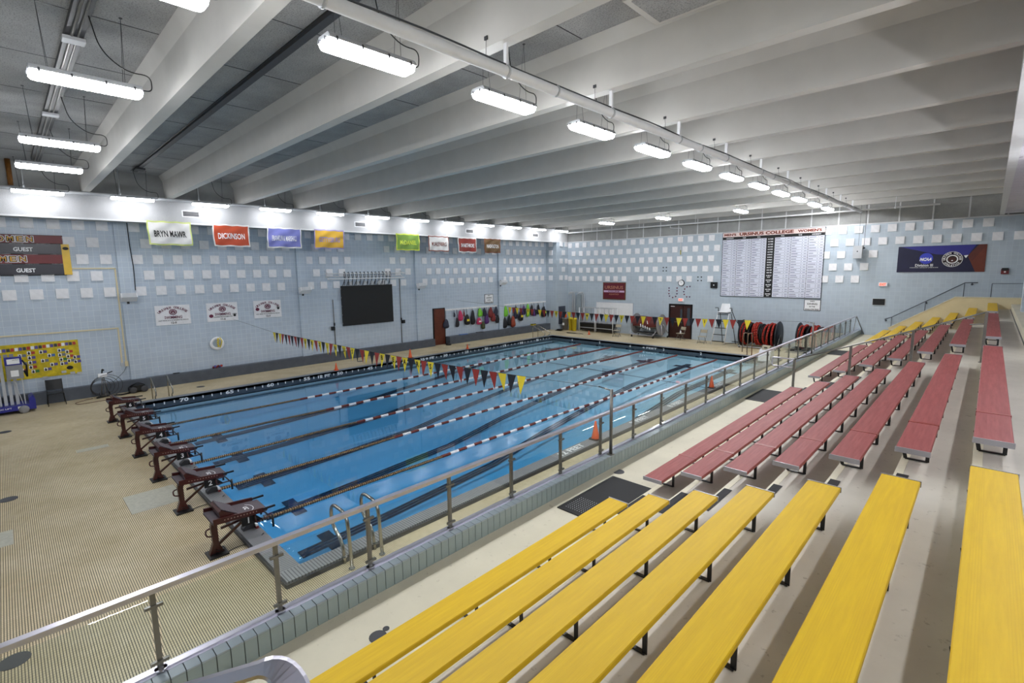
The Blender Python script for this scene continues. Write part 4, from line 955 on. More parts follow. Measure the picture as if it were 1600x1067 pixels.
# ---- college banners on the soffit
def cloth(y0, y1, z0, z1, cm, em, txt, tm, label, sag=.02, seed=1, by=.05, bz=.06):
    o = empty('school_banner', (XS+.05, (y0+y1)/2, z1), label, 'banner', 'school banners hanging from the soffit')
    W, H = y1-y0, z1-z0
    def dep(a, b):
        return .022*math.sin(a*PI*5+seed)*(.35+b)+.014*math.sin((a+b)*11+seed*2)+.03*math.exp(-((a-.5)**2)*8)*(1-b)
    def P(a, b, lift=0):
        return (XS+.06+dep(a, 1-b)+lift, y0+W*a+.015*math.sin(b*5+seed), z0+H*b-(sag*math.sin(a*PI*3)**2 if b > .9 else 0)+.012*math.sin(a*13+seed)*(1-b))
    rel(o, MB().grid(lambda a, b: P(a, b), 30, 14)).build('cloth', em, o)
    rel(o, MB().grid(lambda a, b: P(by/W+(1-2*by/W)*a, bz/H+(1-2*bz/H)*b, .006), 30, 14)).build('field', cm, o)
    q = MB()
    if txt:
        g = MB(); text(g, txt, (0, 0, 0), (1, 0, 0), (0, 1, 0), wd=.72, ht=.26, bold=.018)
        q.add([P(.5+p[0], .47+p[1], .014) for p in g.v], g.f)
    rel(o, q).build('lettering', tm, o)
    for k in range(4): rel(o, MB().lathe([(.012, 0), (.012, .03)], (XS+.03, y0+.04+(W-.08)*k/3, z1-.01), 'x', 8)).build('grommet', M_DGREY, o)
c_ = lambda n_, r_: mat('flag_'+n_, r_, .45, var=.06, scale=3)
cloth(1.45, 3.0, 6.04, 7.02, c_('white', (226, 224, 222)), c_('lime', (206, 216, 130)), 'BRYN MAWR', M_INK, 'white banner lettered BRYN MAWR with lime edge on the soffit', seed=1)
cloth(3.8, 5.3, 6.04, 7.02, c_('orange', (188, 74, 42)), c_('white', (226, 224, 222)), 'DICKINSON', M_INKW, 'orange red banner lettered DICKINSON with white edge', seed=2)
cloth(6.07, 7.68, 6.03, 7.0, c_('periwinkle', (118, 122, 190)), c_('white', (226, 224, 222)), 'FRANKLIN & MARSHALL', M_INKW, 'periwinkle banner lettered FRANKLIN & MARSHALL', seed=3)
cloth(8.34, 9.93, 6.04, 7.01, c_('gold', (206, 162, 54)), c_('mauve', (150, 140, 190)), 'GETTYSBURG', c_('mauve', (150, 140, 190)), 'golden yellow banner lettered GETTYSBURG with mauve edge', seed=4)
cloth(13.14, 14.72, 6.05, 7.0, c_('green', (120, 154, 66)), c_('lemon', (214, 226, 80)), 'McDANIEL', c_('lemon', (214, 226, 80)), 'green banner lettered McDANIEL with lemon edge', seed=5)
cloth(15.4, 16.96, 6.03, 6.96, c_('white', (226, 224, 222)), c_('brick', (140, 74, 60)), 'MUHLENBERG', c_('brickt', (120, 60, 48)), 'white banner lettered MUHLENBERG with brick red edge', seed=6)
cloth(17.73, 19.3, 6.0, 6.95, c_('red', (136, 42, 32)), c_('white', (226, 224, 222)), 'SWARTHMORE', M_INKW, 'dark red banner lettered SWARTHMORE with white edge', seed=7)
cloth(20.0, 21.55, 6.0, 6.95, c_('olive', (104, 76, 40)), c_('rust', (120, 62, 36)), 'WASHINGTON', M_INKW, 'brown banner lettered WASHINGTON, last of the row', seed=8)
# soffit vents
for k, y in enumerate((3.05, 10.95, 18.77, 25.28)):
    o = empty('soffit_vent', (XS, y, 7.37), '%s white framed air vent from the left in the soffit' % ORD[k], 'vent', 'vents in the soffit')
    MB().box(.0, -.34, -.14, .02, .34, .14).build('frame', M_WHITE, o); MB().box(.02, -.29, -.1, .024, .29, .1).build('opening', M_DGREY, o)
    for s in range(6): MB().box(.024, -.28, -.09+s*.034, .032, .28, -.082+s*.034).build('slat', M_GREY, o)
# ---- bag hooks, sign and bags
for k, (y0, y1, l_) in enumerate(((17.42, 22.2, 'white hook rail on the left wall nearest the brown door'), (22.87, 27.75, 'white hook rail on the left wall toward the corner'))):
    o = empty('hook_rail', (XL, y0, 2.26), l_, 'hook rail', 'hook rails')
    MB().box(0, 0, -.06, .03, y1-y0, .05).build('board', M_WHITE, o)
    for j in range(int((y1-y0)/.24)):
        MB().tube([(.03, .12+j*.24, .01), (.1, .12+j*.24, -.01), (.11, .12+j*.24, .04)], .012, 5).build('hook', M_INKW, o)
def sign(name, x, yc, z0, wd, ht, lines, label, wallx=True):
    o = empty(name, (x if wallx else yc, yc if wallx else YF, z0), label, 'sign', None, 0 if wallx else -PI/2)
    MB().box(.0, -wd/2, 0, .02, wd/2, ht).build('board', M_BLK, o); MB().box(.02, -wd/2+.03, .03, .024, wd/2-.03, ht-.03).build('face', M_WHITE, o)
    q = MB(); n_ = len(lines)
    for k, (t_, f_) in enumerate(lines): text(q, t_, (.024, 0, ht-.1-(ht-.18)*(k+.0)/(n_-1) if n_ > 1 else ht/2), LU, ZV, wd=(wd-.14)*f_, ht=ht*.12 if k != 1 else ht*.15, bold=.03, lift=.003)
    q.build('lettering', M_INK, o); return o
ND = [('NO', .3), ('DIVING', .72), ('IN THE', .4), ('SHALLOW END', 1.0)]
sign('no_diving_sign', XL, 21.42, 2.47, .84, .66, ND, 'small white no diving sign above the hanging bags')
sign('no_diving_sign', XL, 13.73, 2.27, .84, .64, ND, 'white no diving sign under the record board on the far wall', False)
def bag(y, zt_, w_, h_, m, label, strap=.5, trim=None):
    o = empty('hanging_bag', (XL+.14, y, zt_), label, 'bag', 'bags hanging on the hook rails')
    prof = [(.02, 0), (w_*.16, -.03), (w_*.3, -h_*.2), (w_*.46, -h_*.5), (w_*.5, -h_*.78), (w_*.42, -h_*.95), (w_*.2, -h_)]
    q = MB().lathe(prof, (0, 0, 0), 'z', 12); q.v = [(p[0]*.5+.012*math.sin(p[2]*23+y), p[1]+.02*math.sin(p[2]*9+y*3), p[2]) for p in q.v]
    q.build('sack', m, o)
    MB().tube([(-.04, 0, strap if strap < 2.2-zt_ else 2.22-zt_), (-.02, -.015, -.02)], .008, 5).tube([(-.04, .01, min(strap, 2.22-zt_)), (-.02, .02, -.02)], .008, 5).build('strap', M_BLK, o)
    if trim: MB().cbox(w_*.25, 0, -h_*.55, .02, w_*.45, h_*.2).build('patch', trim, o)
    return o
PK, GR, NV, PU, OR = mat('bag_pink', (196, 50, 96), .6), mat('bag_green', (120, 200, 50), .5), mat('bag_navy', (34, 36, 58), .6), mat('bag_purple', (84, 40, 110), .6), mat('bag_maroon', (124, 36, 36), .6)
BK = mat('bag_black', (24, 24, 30), .65); OV = mat('bag_olive', (70, 74, 40), .7); BN = mat('bag_brick', (150, 60, 36), .6)
BAGS = [(17.36, 1.66, .5, .6, NV, 'round navy bag hung beside the brown door edge'), (18.08, 2.1, .16, .35, NV, 'slim navy strap pouch, first on the near hook rail'),
 (18.33, 1.7, .3, .65, BK, 'long black bag with dangling straps below the pink one'), (18.62, 2.15, .42, .7, PK, 'pink drawstring bag high on the near hook rail'),
 (18.95, 2.15, .14, .45, OR, 'thin maroon pouch right of the pink bag'), (19.2, 1.85, .5, .72, BK, 'bulky black backpack with yellow print', M_FY), (19.72, 2.1, .42, 1.0, BK, 'tall black bag with two long straps'),
 (20.42, 2.2, .42, .6, GR, 'lime green bag on the near hook rail'), (20.3, 1.55, .46, .5, PK, 'pink and white bag hanging low under the green bag', M_INKW), (20.68, 1.25, .36, .55, OV, 'olive bag hanging lowest on near rail'),
 (20.85, 2.2, .34, .6, NV, 'dark navy bag right of the lime one'), (21.05, 1.78, .4, .75, PU, 'purple and black bag below the navy one'), (21.45, 2.2, .46, .75, OR, 'large maroon bag high on the near rail'), (21.7, 1.75, .44, .6, OR, 'plum bag overlapping the maroon one'),
 (21.98, 2.2, .4, .65, NV, 'black blue bag at the end of near rail'), (22.12, 1.62, .36, .62, BK, 'black bag hanging low at the pilaster'),
 (23.0, 2.2, .42, .8, GR, 'green bag first on the far hook rail'), (22.9, 1.35, .42, .8, BK, 'black bag low under the green one on far rail'), (23.35, 1.5, .36, .8, BK, 'black bag with pointed top left of brick bag'), (23.75, 1.4, .5, .85, BN, 'brick red bag hanging low above the bench'),
 (24.1, 2.1, .46, .95, NV, 'navy bag behind the far pennants'), (24.65, 1.75, .5, .8, BK, 'black bag with yellow letter in mid far rail', M_FY), (25.0, 2.1, .4, .7, PU, 'dark purple bag behind the far pennants'), (25.45, 2.2, .36, 1.0, GR, 'yellow green long bag behind the pennants'),
 (25.9, 2.1, .4, .8, BK, 'black narrow bag near the far rail end'), (26.2, 1.8, .4, .6, PU, 'plum bag near the far rail end'), (26.7, 2.1, .36, .8, BK, 'black tall bag beside the neon bag'), (27.35, 1.9, .6, .85, BK, 'black bag with neon green stripes, last on the rail', mat('neon', (200, 230, 60), .5))]
for b in BAGS: bag(b[0], b[1], b[2], b[3], b[4], b[5], .6, b[6] if len(b) > 6 else None)
o = empty('swim_gear', (-4.6, 26.0, .5), 'neon and black flippers lying on the bench ledge under the bags', 'flippers')
for k in range(4): MB().prism([(-.12, -.25), (.12, -.25), (.06, .2), (-.06, .2)], 'z', .0+.03*k, .03+.03*k).build('flipper', [M_FY, M_BLK][k % 2], o)
o = empty('kickboard', (-4.6, 18.75, .5), 'blue and white kickboard lying on the near end of the bench', 'kickboard')
MB().prism([(-.1, -.35), (.1, -.35), (.1, .3), (0, .4), (-.1, .3)], 'z', 0, .04).build('board', cols[0], o)
o = empty('folded_towel', (-4.55, 20.2, .5), 'dark folded towel on the bench ledge under the olive bag', 'towel')
MB().box(-.1, -.3, 0, .1, .3, .03).box(-.08, -.28, .03, .08, .25, .05).build('towel', M_DGREY, o)

# ================================================================== NEAR LEFT DECK THINGS
# vertical mast lift with blue base
o = empty('mast_lift', (-3.85, -3.1, 0), 'grey multi-tube personnel lift on a blue wheeled base at the left edge', 'lift')
BL = mat('lift_blue', (40, 44, 140), .35, var=.08)
MB().box(-.42, -1.2, .12, .38, .45, .3).prism([(.45, .1), (.62, .1), (.62, .45), (.55, .6), (.45, .5)], 'x', -.35, .35).build('base', BL, o)
for x, y in ((.4, .3), (-.42, .3), (.4, -.9), (-.42, -.9)): MB().lathe([(.05, -.04), (.14, -.04), (.14, .04), (.05, .04)], (x, y, .14), 'x', 16).build('wheel', M_GREY, o)
for k in range(6): MB().box(-.16, -.62+k*.15, .3, .1, -.53+k*.15, 2.15-.03*k).build('mast_tube', M_LGREY, o)
for k in range(6): MB().box(.1, -.63+k*.15, 2.02, .14, -.52+k*.15, 2.12).build('mast_clip', M_GREY, o)
MB().box(.12, -.0, 1.25, .34, .42, 1.75).build('control_box', M_GREY, o); MB().box(.14, -.02, 1.75, .36, .42, 2.02).build('battery_box', BL, o)
rect(MB(), (.361, .2, 1.88), LU, ZV, .32, .18, 0).build('placard', M_INKW, o)
q = MB(); text(q, 'CAUTION', (.362, .26, 1.93), LU, ZV, wd=.16, ht=.03, lift=.002); q.build('print', M_INK, o)
rect(MB(), (.345, .2, 1.45), LU, ZV, .2, .22, 0).build('label_sheet', M_INKW, o)
MB().bar((.2, .3, .3), (.2, .15, 1.25), .02).bar((.2, .36, .3), (.2, .36, 1.25), .03).build('brace', M_LGREY, o)
MB().tube([(.3, .42, 1.9), (.34, .52, 1.7), (.3, .5, 1.3), (.2, .45, 1.5)], .03, 6).build('cord', M_BLK, o)
rect(MB(), (.385, .2, .22), LU, ZV, .1, .09, 0).build('badge', M_INKW, o)
q = MB(); text(q, 'ELECTRIC LIFT', (.382, -.3, .23), LU, ZV, wd=.6, ht=.05, lift=.003); q.build('lettering', M_INKW, o)
# black stacking chair
o = empty('stacking_chair', (-4.15, -1.9, 0), 'black stacking chair standing before the ledge under the gold poster', 'chair')
MB().prism([(-.24, .42), (.22, .44), (.22, .46), (-.24, .445)], 'y', -.23, .23).build('seat', M_BLK, o)
q = MB().grid(lambda a, b: (-.24-.06*b+.03*math.sin(a*PI), -.24+.48*a, .55+.38*b), 8, 4).grid(lambda a, b: (-.26-.06*b+.03*math.sin(a*PI), .24-.48*a, .55+.38*b), 8, 4)
q.build('backrest', M_BLK, o)
for s in (-1, 1):
    MB().tube([(.2, s*.22, .44), (.24, s*.25, 0)], .013, 7).build('leg', M_BLK, o)
    MB().tube([(-.3, s*.23, .9), (-.24, s*.22, .46), (-.3, s*.25, 0)], .013, 7).build('leg', M_BLK, o)
# pool cleaner caddy with hoses
o = empty('pool_cleaner', (-4.3, -.45, 0), 'pool cleaner caddy with white head and looped grey hoses by the ledge', 'pool cleaner')
for s in (-1, 1): MB().lathe([(.03, -.02), (.1, -.02), (.1, .02), (.03, .02)], (.05, s*.16, .1), 'y', 14).build('wheel', M_DGREY, o)
MB().tube([(.05, -.16, .1), (.05, .16, .1)], .012, 6).tube([(.05, -.12, .1), (-.05, 0, .95)], .016, 6).tube([(.05, .12, .1), (-.05, 0, .95)], .016, 6).tube([(.25, 0, .05), (-.05, 0, .7)], .014, 6).build('frame', M_POST, o)
MB().prism([(-.05, .78), (.2, .84), (.16, .98), (-.04, .92)], 'y', -.16, .12).build('head', M_WHITE, o)
MB().tube(fillet([(-.02, -.02, .92), (.06, 0, 1.12), (.2, .02, 1.1)], .04), .03, 7).tube([(.0, .12, .92), (.1, .3, 1.0)], .02, 6).build('handle', M_BLK, o)
for k in range(4):
    R_ = .3+.07*k
    MB().tube([(.05+.05*k*math.sin(a), (-.1+.06*k)+R_*math.cos(a), .42+R_*.95*math.sin(a)) for a in [2*PI*j/22 for j in range(22)]], .01, 5, True).build('hose_loop', M_DGREY, o)
MB().tube(fillet([(.1, -.4, .02), (.5, -1.0, .015), (.9, -.9, .015), (.8, .2, .015), (.3, .3, .02)], .3), .01, 5).build('loose_hose', mat('hose_brown', (90, 50, 36), .6), o)
MB().tube([(.2, -.3, .03), (.15, .1, .05), (.3, .5, .04), (.1, .9, .03)], .03, 6).build('cord_heap', M_BLK, o)
o = empty('robot_cleaner', (-4.28, .62, 0), 'low black robotic pool cleaner with two big wheels beside the ledge', 'pool cleaner')
MB().prism([(-.3, .06), (.3, .06), (.3, .2), (.16, .3), (-.16, .3), (-.3, .2)], 'x', -.2, .2).build('body', M_BLK, o)
for s in (-1, 1): MB().lathe([(.06, -.03), (.12, -.03), (.13, 0), (.12, .03), (.06, .03)], (.23, s*.19, .13), 'x', 16).build('wheel', M_DGREY, o)
MB().tube(fillet([(0, -.25, .26), (.1, 0, .42), (0, .25, .26)], .08), .015, 6).build('handle', M_BLK, o)

# ================================================================== FAR DECK THINGS
# record board
o = empty('record_board', (11.35, YF-.03, 3.0), 'large white record board headed MENS URSINUS COLLEGE WOMENS on far wall', 'record board')
MB_ = rel(o, MB().box(8.54, YF-.05, 2.97, 14.15, YF, 6.95)); MB_.build('frame', M_SLATE, o)
rel(o, MB().box(8.57, YF-.06, 6.66, 14.12, YF-.05, 6.93)).build('header', mat('header_pink', (236, 214, 210), .5, var=0), o)
rel(o, MB().box(8.57, YF-.06, 6.5, 14.12, YF-.05, 6.66)).build('title_strip', M_INK, o)
CX = [8.57, 9.43, 10.28, 11.14, 11.58, 12.45, 13.33, 14.12]
for k, (a, b) in enumerate(zip(CX, CX[1:])):
    if k == 3: rel(o, MB().box(a, YF-.065, 2.99, b, YF-.05, 6.5)).build('event_column', M_INK, o)
    else: rel(o, MB().box(a+.012, YF-.06, 3.0, b-.012, YF-.05, 6.49)).build('record_column', mat('board_white', (216, 218, 232), .45, var=.02), o)
ln = MB(); ed = MB(); ev = MB(); rows = [6.5-.152*k for k in range(15)]+[4.37-.275*k for k in range(6)]
for k, (z1_, z0_) in enumerate(zip(rows, rows[1:])):
    if z1_ - z0_ < .05: continue
    big = z1_-z0_ > .2
    for c in range(7):
        a, b = CX[c], CX[c+1]
        if c == 3:
            zc = (z1_+z0_)/2
            if big: text(ev, ('200 MEDLEY', '400 MEDLEY', '200 FREE', '400 FREE', '800 FREE')[min(4, k-14) if k >= 14 else 0], ((a+b)/2, YF-.065, zc+.04), FU, ZV, wd=.3, ht=.07, bold=.03); text(ev, 'RELAY', ((a+b)/2, YF-.065, zc-.06), FU, ZV, wd=.16, ht=.06, bold=.03)
            else: text(ev, ('50 FREE', '100 FREE', '200 FREE', '500 FREE', '1000 FREE', '1650 FREE', '100 BACK', '200 BACK', '100 BREAST', '200 BREAST', '100 FLY', '200 FLY', '200 IM', '400 IM')[k % 14], ((a+b)/2, YF-.065, zc), FU, ZV, wd=.28, ht=.07, bold=.03)
            continue
        ln.box(a+.012, YF-.063, z0_-.006, b-.012, YF-.06, z0_+.006)
        for j in range(2 if big else 1):
            zc = (z1_+z0_)/2+(.045-.1*j if big else 0)
            ed.box(a+.05, YF-.0625, zc-.016, a+.2+rnd.random()*.25, YF-.06, zc+.016); ed.box(b-.32, YF-.0625, zc-.014, b-.27, YF-.06, zc+.014); ed.box(b-.2, YF-.0625, zc-.014, b-.06, YF-.06, zc+.014)
tag(rel(o, ln).build('row_lines', M_SLATE, o), kind='stuff'); tag(rel(o, ed).build('record_entries', mat('entry_grey', (96, 98, 120), .6, var=0), o), kind='stuff'); rel(o, ev).build('event_names', M_INKW, o)
q = MB()
for t_, xc in (('UNIVERSITY', 9.0), ('TEAM', 9.85), ('POOL', 10.7), ('POOL', 12.0), ('TEAM', 12.9), ('UNIVERSITY', 13.72)): text(q, t_, (xc, YF-.06, 6.575), FU, ZV, wd=.045*len(t_), ht=.07, bold=.02)
rel(o, q).build('column_titles', M_INKW, o)
OB = mat('letter_rust', (176, 72, 36), .5, var=0)
for t_, xc, wd, ht in (("MEN'S", 9.02, .72, .15), ('URSINUS COLLEGE', 11.07, 3.0, .19), ("WOMEN'S", 13.38, 1.2, .16)):
    q = MB(); text(q, t_, (xc-.012, YF-.06, 6.80), FU, ZV, wd=wd, ht=ht, bold=.05, lift=.003); rel(o, q).build('lettering', OB, o)
    q = MB(); text(q, t_, (xc, YF-.06, 6.795), FU, ZV, wd=wd*.98, ht=ht*.86, bold=.0, lift=.006); rel(o, q).build('lettering', M_INK, o)
# NCAA banner
o = empty('division_banner', (19.03, YF-.02, 4.42), 'dark blue and brown NCAA Division III banner high on the far wall', 'banner')
rel(o, MB().box(17.41, YF-.03, 4.42, 20.67, YF-.01, 5.7)).build('cloth', mat('banner_navy', (22, 22, 60), .5, var=.15, scale=2), o)
def fpoly(pts, lift): return MB().add([(p[0], YF-.03-lift, p[1]) for p in pts], [tuple(range(len(pts)))])
rel(o, fpoly([(17.5, 5.69), (20.3, 5.69), (20.05, 5.2), (18.9, 5.28)], .003)).build('blue_facet', mat('banner_blue', (48, 48, 140), .5, var=.1), o)
rel(o, fpoly([(20.05, 5.15), (20.67, 5.7), (20.67, 4.42), (20.35, 4.42)], .004)).build('brown_facet', mat('banner_brown', (112, 48, 30), .5, var=.1), o)
rel(o, fpoly([(20.67, 5.7), (20.4, 5.7), (20.05, 5.2), (20.2, 4.9)], .005)).build('brown_facet', mat('banner_brown2', (96, 42, 32), .5, var=.1), o)
rel(o, fpoly([(19.9, 5.2), (20.06, 5.22), (19.98, 5.07)], .006)).build('white_facet', M_INKW, o)
q = MB(); disc(q, (18.53, YF-.03, 5.09), FU, ZV, .26, 24, .004, .27); rel(o, q).build('logo_disc', mat('logo_blue', (60, 72, 200), .5, var=0), o)
q = MB(); text(q, 'NCAA', (18.53, YF-.03, 5.05), FU, ZV, wd=.46, ht=.16, bold=.06, lift=.008, slant=.25); text(q, 'Division III', (18.47, YF-.03, 4.76), FU, ZV, wd=.68, ht=.13, lift=.006); text(q, 'DISCOVER | DEVELOP | DEDICATE', (18.47, YF-.03, 4.64), FU, ZV, wd=1.08, ht=.045, lift=.006)
disc(q, (19.5, YF-.03, 5.03), FU, ZV, .38, 30, .005, .37, .36)
disc(q, (19.5, YF-.03, 5.03), FU, ZV, .22, 24, .008, .21, .17)
arctext(q, 'URSINUS COLLEGE', (19.5, YF-.03, 5.03), FU, ZV, .295, PI*1.02, -.02*PI, .085, .03, .009)
arctext(q, 'ATHLETICS', (19.5, YF-.03, 5.03), FU, ZV, .295, PI*1.2, PI*1.8, .085, .03, .009, True)
rel(o, q).build('lettering', M_INKW, o)
q = MB(); disc(q, (19.5, YF-.03, 5.03), FU, ZV, .355, 30, .003, .345); rel(o, q).build('seal_disc', mat('seal_dark', (40, 22, 20), .5, var=0), o)
q = MB(); disc(q, (19.5, YF-.03, 5.0), FU, ZV, .14, 16, .011, .12)
for s in (-1, 1): disc(q, (19.5+s*.1, YF-.03, 5.11), FU, ZV, .04, 10, .011)
rel(o, q).build('bear_head', mat('bear_brown', (70, 30, 24), .5, var=0), o)
q = MB(); disc(q, (19.5, YF-.03, 4.97), FU, ZV, .035, 10, .014, .025); rel(o, q).build('bear_muzzle', M_PANEL, o)
# Ursinus framed sign, whiteboard, clock, exit signs, small wall things
o = empty('college_sign', (.64, YF-.03, 2.52), 'framed maroon URSINUS COLLEGE sign on the far wall', 'sign')
rel(o, MB().box(-.33, YF-.05, 2.51, 1.62, YF, 3.79)).build('frame', mat('frame_bronze', (112, 70, 48), .4, .4, var=.1), o)
rel(o, MB().box(-.25, YF-.06, 2.58, 1.54, YF-.05, 3.72)).build('face', mat('sign_maroon', (100, 22, 40), .35, var=.15, scale=2), o)
rel(o, MB().box(-.25, YF-.064, 3.05, 1.54, YF-.06, 3.19)).build('pale_band', mat('band_lilac', (206, 176, 206), .4, var=.05), o)
q = MB(); text(q, 'URSINUS', (.64, YF-.06, 3.42), FU, ZV, wd=1.6, ht=.24, bold=.02, lift=.006); text(q, 'AQUATICS', (.64, YF-.06, 2.9), FU, ZV, wd=.85, ht=.13, bold=.02, lift=.006); rel(o, q).build('lettering', mat('sign_gold', (176, 120, 96), .5, var=0), o)
q = MB(); text(q, 'COLLEGE', (.64, YF-.066, 3.12), FU, ZV, wd=1.0, ht=.1, bold=.04, lift=.006); rel(o, q).build('lettering', M_INKM, o)
o = empty('whiteboard', (.66, YF-.03, 1.3), 'plain whiteboard on the far wall below the maroon sign', 'whiteboard')
rel(o, MB().box(-.93, YF-.03, 1.3, 2.26, YF, 2.27)).build('board', M_WHITE, o)
rel(o, MB().box(-.95, YF-.05, 1.27, 2.28, YF-.03, 1.3).box(-.95, YF-.04, 2.27, 2.28, YF, 2.29).box(-.95, YF-.04, 1.28, -.93, YF, 2.28).box(2.26, YF-.04, 1.28, 2.28, YF, 2.28)).build('frame', M_RAIL, o)
o = empty('wall_clock', (5.9, YF, 3.79), 'round white wall clock with black rim above the far exit', 'clock')
MB().lathe([(.22, -.05), (.22, 0)], (0, 0, 0), 'y', 24).build('rim', M_BLK, o); MB().lathe([(.18, -.055), (.18, -.05)], (0, 0, 0), 'y', 24).build('dial', M_INKW, o)
MB().bar((0, -.06, 0), (.08, -.06, .05), .02, .006).bar((0, -.06, 0), (-.04, -.06, .13), .014, .006).build('hands', M_INK, o)
def exitsign(x, z, label, w_=.38):
    o = empty('exit_sign', (x, YF-.05, z), label, 'exit sign', 'exit signs')
    MB().box(-w_/2, -.04, -.1, w_/2, .05, .1).build('case', M_WHITE, o)
    q = MB(); text(q, 'EXIT', (0, -.04, 0), FU, ZV, wd=w_*.72, ht=.13, bold=.05, lift=.004); q.build('lettering', mat('exit_red', (240, 90, 60), .5, var=0, emit=1.5), o)
exitsign(5.92, 2.65, 'red lettered exit sign above the brown double door'); exitsign(16.9, 3.8, 'red lettered exit sign above the wall handrail at right')
o = empty('paw_prints', (5.75, YF-.005, 3.15), 'maroon paw print stickers arranged as letters U and C', 'stickers')
PW = [(5.02, 3.43), (5.02, 3.25), (5.02, 3.05), (5.07, 2.88), (5.3, 2.79), (5.52, 2.86), (5.6, 3.05), (5.6, 3.25), (5.6, 3.44), (6.5, 3.56), (6.3, 3.53), (6.14, 3.38), (6.08, 3.2), (6.12, 3.02), (6.3, 2.86), (6.5, 2.86)]
for k, (x, z) in enumerate(PW):
    q = MB(); disc(q, (x, YF-.004, z-.015), FU, ZV, .045, 10, .002, .035)
    for a in range(4): disc(q, (x-.045+.03*a, YF-.004, z+.035-.008*abs(a-1.5)), FU, ZV, .017, 7, .002)
    rel(o, q).build('paw_print', M_INKM if k % 3 else mat('paw_plum', (70, 28, 80), .5, var=0), o)
o = empty('speaker_box', (15.75, YF-.35, 5.5), 'grey loudspeaker on a rod in front of the far wall right of the board', 'speaker')
MB().box(-.2, -.18, -.33, .2, .18, .33).build('cabinet', M_LGREY, o); MB().lathe([(.03, -.19), (.03, -.18)], (0, 0, .03), 'y', 10).build('port', M_INK, o)
MB().tube([(.24, 0, .15), (.24, .05, 1.4), (.2, .1, 3.3)], .01, 5).tube([(.2, 0, .2), (.3, 0, .2)], .03, 6).tube([(0, 0, .33), (0, 0, 3.3)], .006, 4).build('hanger', M_DGREY, o)
o = empty('wall_vent', (16.78, YF, 2.88), 'flat black vent panel on the far wall beside the benches', 'vent')
MB().box(-.26, -.04, -.16, .26, 0, .16).build('panel', M_BLK, o); MB().box(-.28, -.03, -.18, .28, 0, .18).build('frame', M_LGREY, o)
o = empty('black_speaker', (8.12, YF, 3.67), 'small square black box left of the record board', 'box')
MB().box(-.21, -.1, -.19, .21, 0, .19).build('box', M_BLK, o); MB().lathe([(.04, -.105), (.04, -.1)], (0, 0, 0), 'y', 8).build('light', M_INKW, o)
o = empty('fire_alarm', (21.35, YF, 4.45), 'small dark red fire alarm strobe at the right of the far wall', 'alarm')
MB().box(-.13, -.06, -.14, .13, 0, .1).build('body', M_MAR, o); MB().box(-.11, -.09, .02, .11, -.02, .14).build('hood', M_BLK, o); MB().lathe([(.04, -.1), (.04, -.06)], (0, 0, -.04), 'y', 10).build('strobe', M_INKW, o)
# tank rails in the corner
o = empty('ladder_rack', (-2.6, YF-.28, 0), 'tall grey curved ladder rails leaning upright in the far left corner', 'rails')
for x in (-.5, .42):
    for d_ in (0, .17): MB().tube(fillet([(x+d_, .1, 0), (x+d_, .1, 2.85), (x+d_-.1, .0, 3.05), (x+d_-.25, -.15, 2.85)], .12), .035 if d_ else .04, 8).build('rail', M_LGREY, o)
MB().tube([(-.4, .1, 3.0), (.5, .1, 3.0)], .02, 6).tube([(-.4, .1, 1.4), (.5, .1, 1.4)], .02, 6).build('crossbar', M_LGREY, o)
MB().box(-.15, .12, 0, .3, .26, 2.8).build('back_panel', mat('panel_blue_grey', (150, 162, 170), .5), o)
# bins
def bin_(x, y, r, h, m, label, lid=True):
    o = empty('trash_bin', (x, y, 0), label, 'bin', 'bins by the far corner')
    MB().lathe([(r*.78, 0), (r, h*.9), (r*1.05, h*.9), (r*1.05, h*.94)], n=14).build('body', m, o)
    MB().lathe([(r*1.08, h*.94), (r*1.0, h), (r*.5, h*1.03)], n=14).build('lid', m, o); return o
b = bin_(-3.25, 28.3, .27, .98, mat('bin_grey', (128, 124, 122), .5), 'grey trash bin with white label in the far left corner')
rect(MB(), (0, -.26, .5), FU, ZV, .2, .2, .01).build('label', M_INKW, b)
MB().lathe([(.1, .98), (.12, 1.2), (.06, 1.3)], n=10).build('orange_cap', M_ORNG, b)
bin_(-2.78, 28.4, .2, 1.0, M_FY, 'left of the two yellow bins beside the grey bin'); bin_(-2.33, 28.25, .2, 1.0, M_FY, 'right of the two yellow bins, next to the carts')
# equipment carts with black tubs
for k, (x0, x1, l_) in enumerate(((-2.0, -.55, 'left grey pipe cart carrying a black tub by the far wall'), (-.45, 1.05, 'right grey pipe cart carrying a black tub by the far wall'))):
    o = empty('pipe_cart', ((x0+x1)/2, 28.75, 0), l_, 'cart', 'pipe carts by the far wall'); hw = (x1-x0)/2
    for x in (-hw, hw):
        for y in (-.3, .3): MB().tube([(x, y, .02), (x, y, 1.85)], .025, 7).build('upright', M_WHITE, o)
    for z in (.32, .75, 1.85):
        for y in (-.3, .3): MB().tube([(-hw, y, z), (hw, y, z)], .022, 7).build('crossbar', M_LGREY, o)
    for x in (-.4, 0, .4): MB().tube([(x, -.3, 1.85), (x, -.3, 1.5), (x+.1, .3, 1.2)], .018, 6).build('gear_pole', M_GREY, o)
    MB().prism([(-.26, .12), (.26, .12), (.3, .62), (-.3, .62)], 'x', -hw+.08, hw-.08).build('tub', M_BLK, o)
    MB().box(-hw+.05, -.33, .6, hw-.05, .33, .66).build('tub_rim', M_RUB, o)
    for x in (-.35, .1, .4): MB().lathe([(.08, 0), (.1, .06), (.02, .12)], (x, -.05+x*.2, .64), n=8).build('gear', M_DGREY, o)
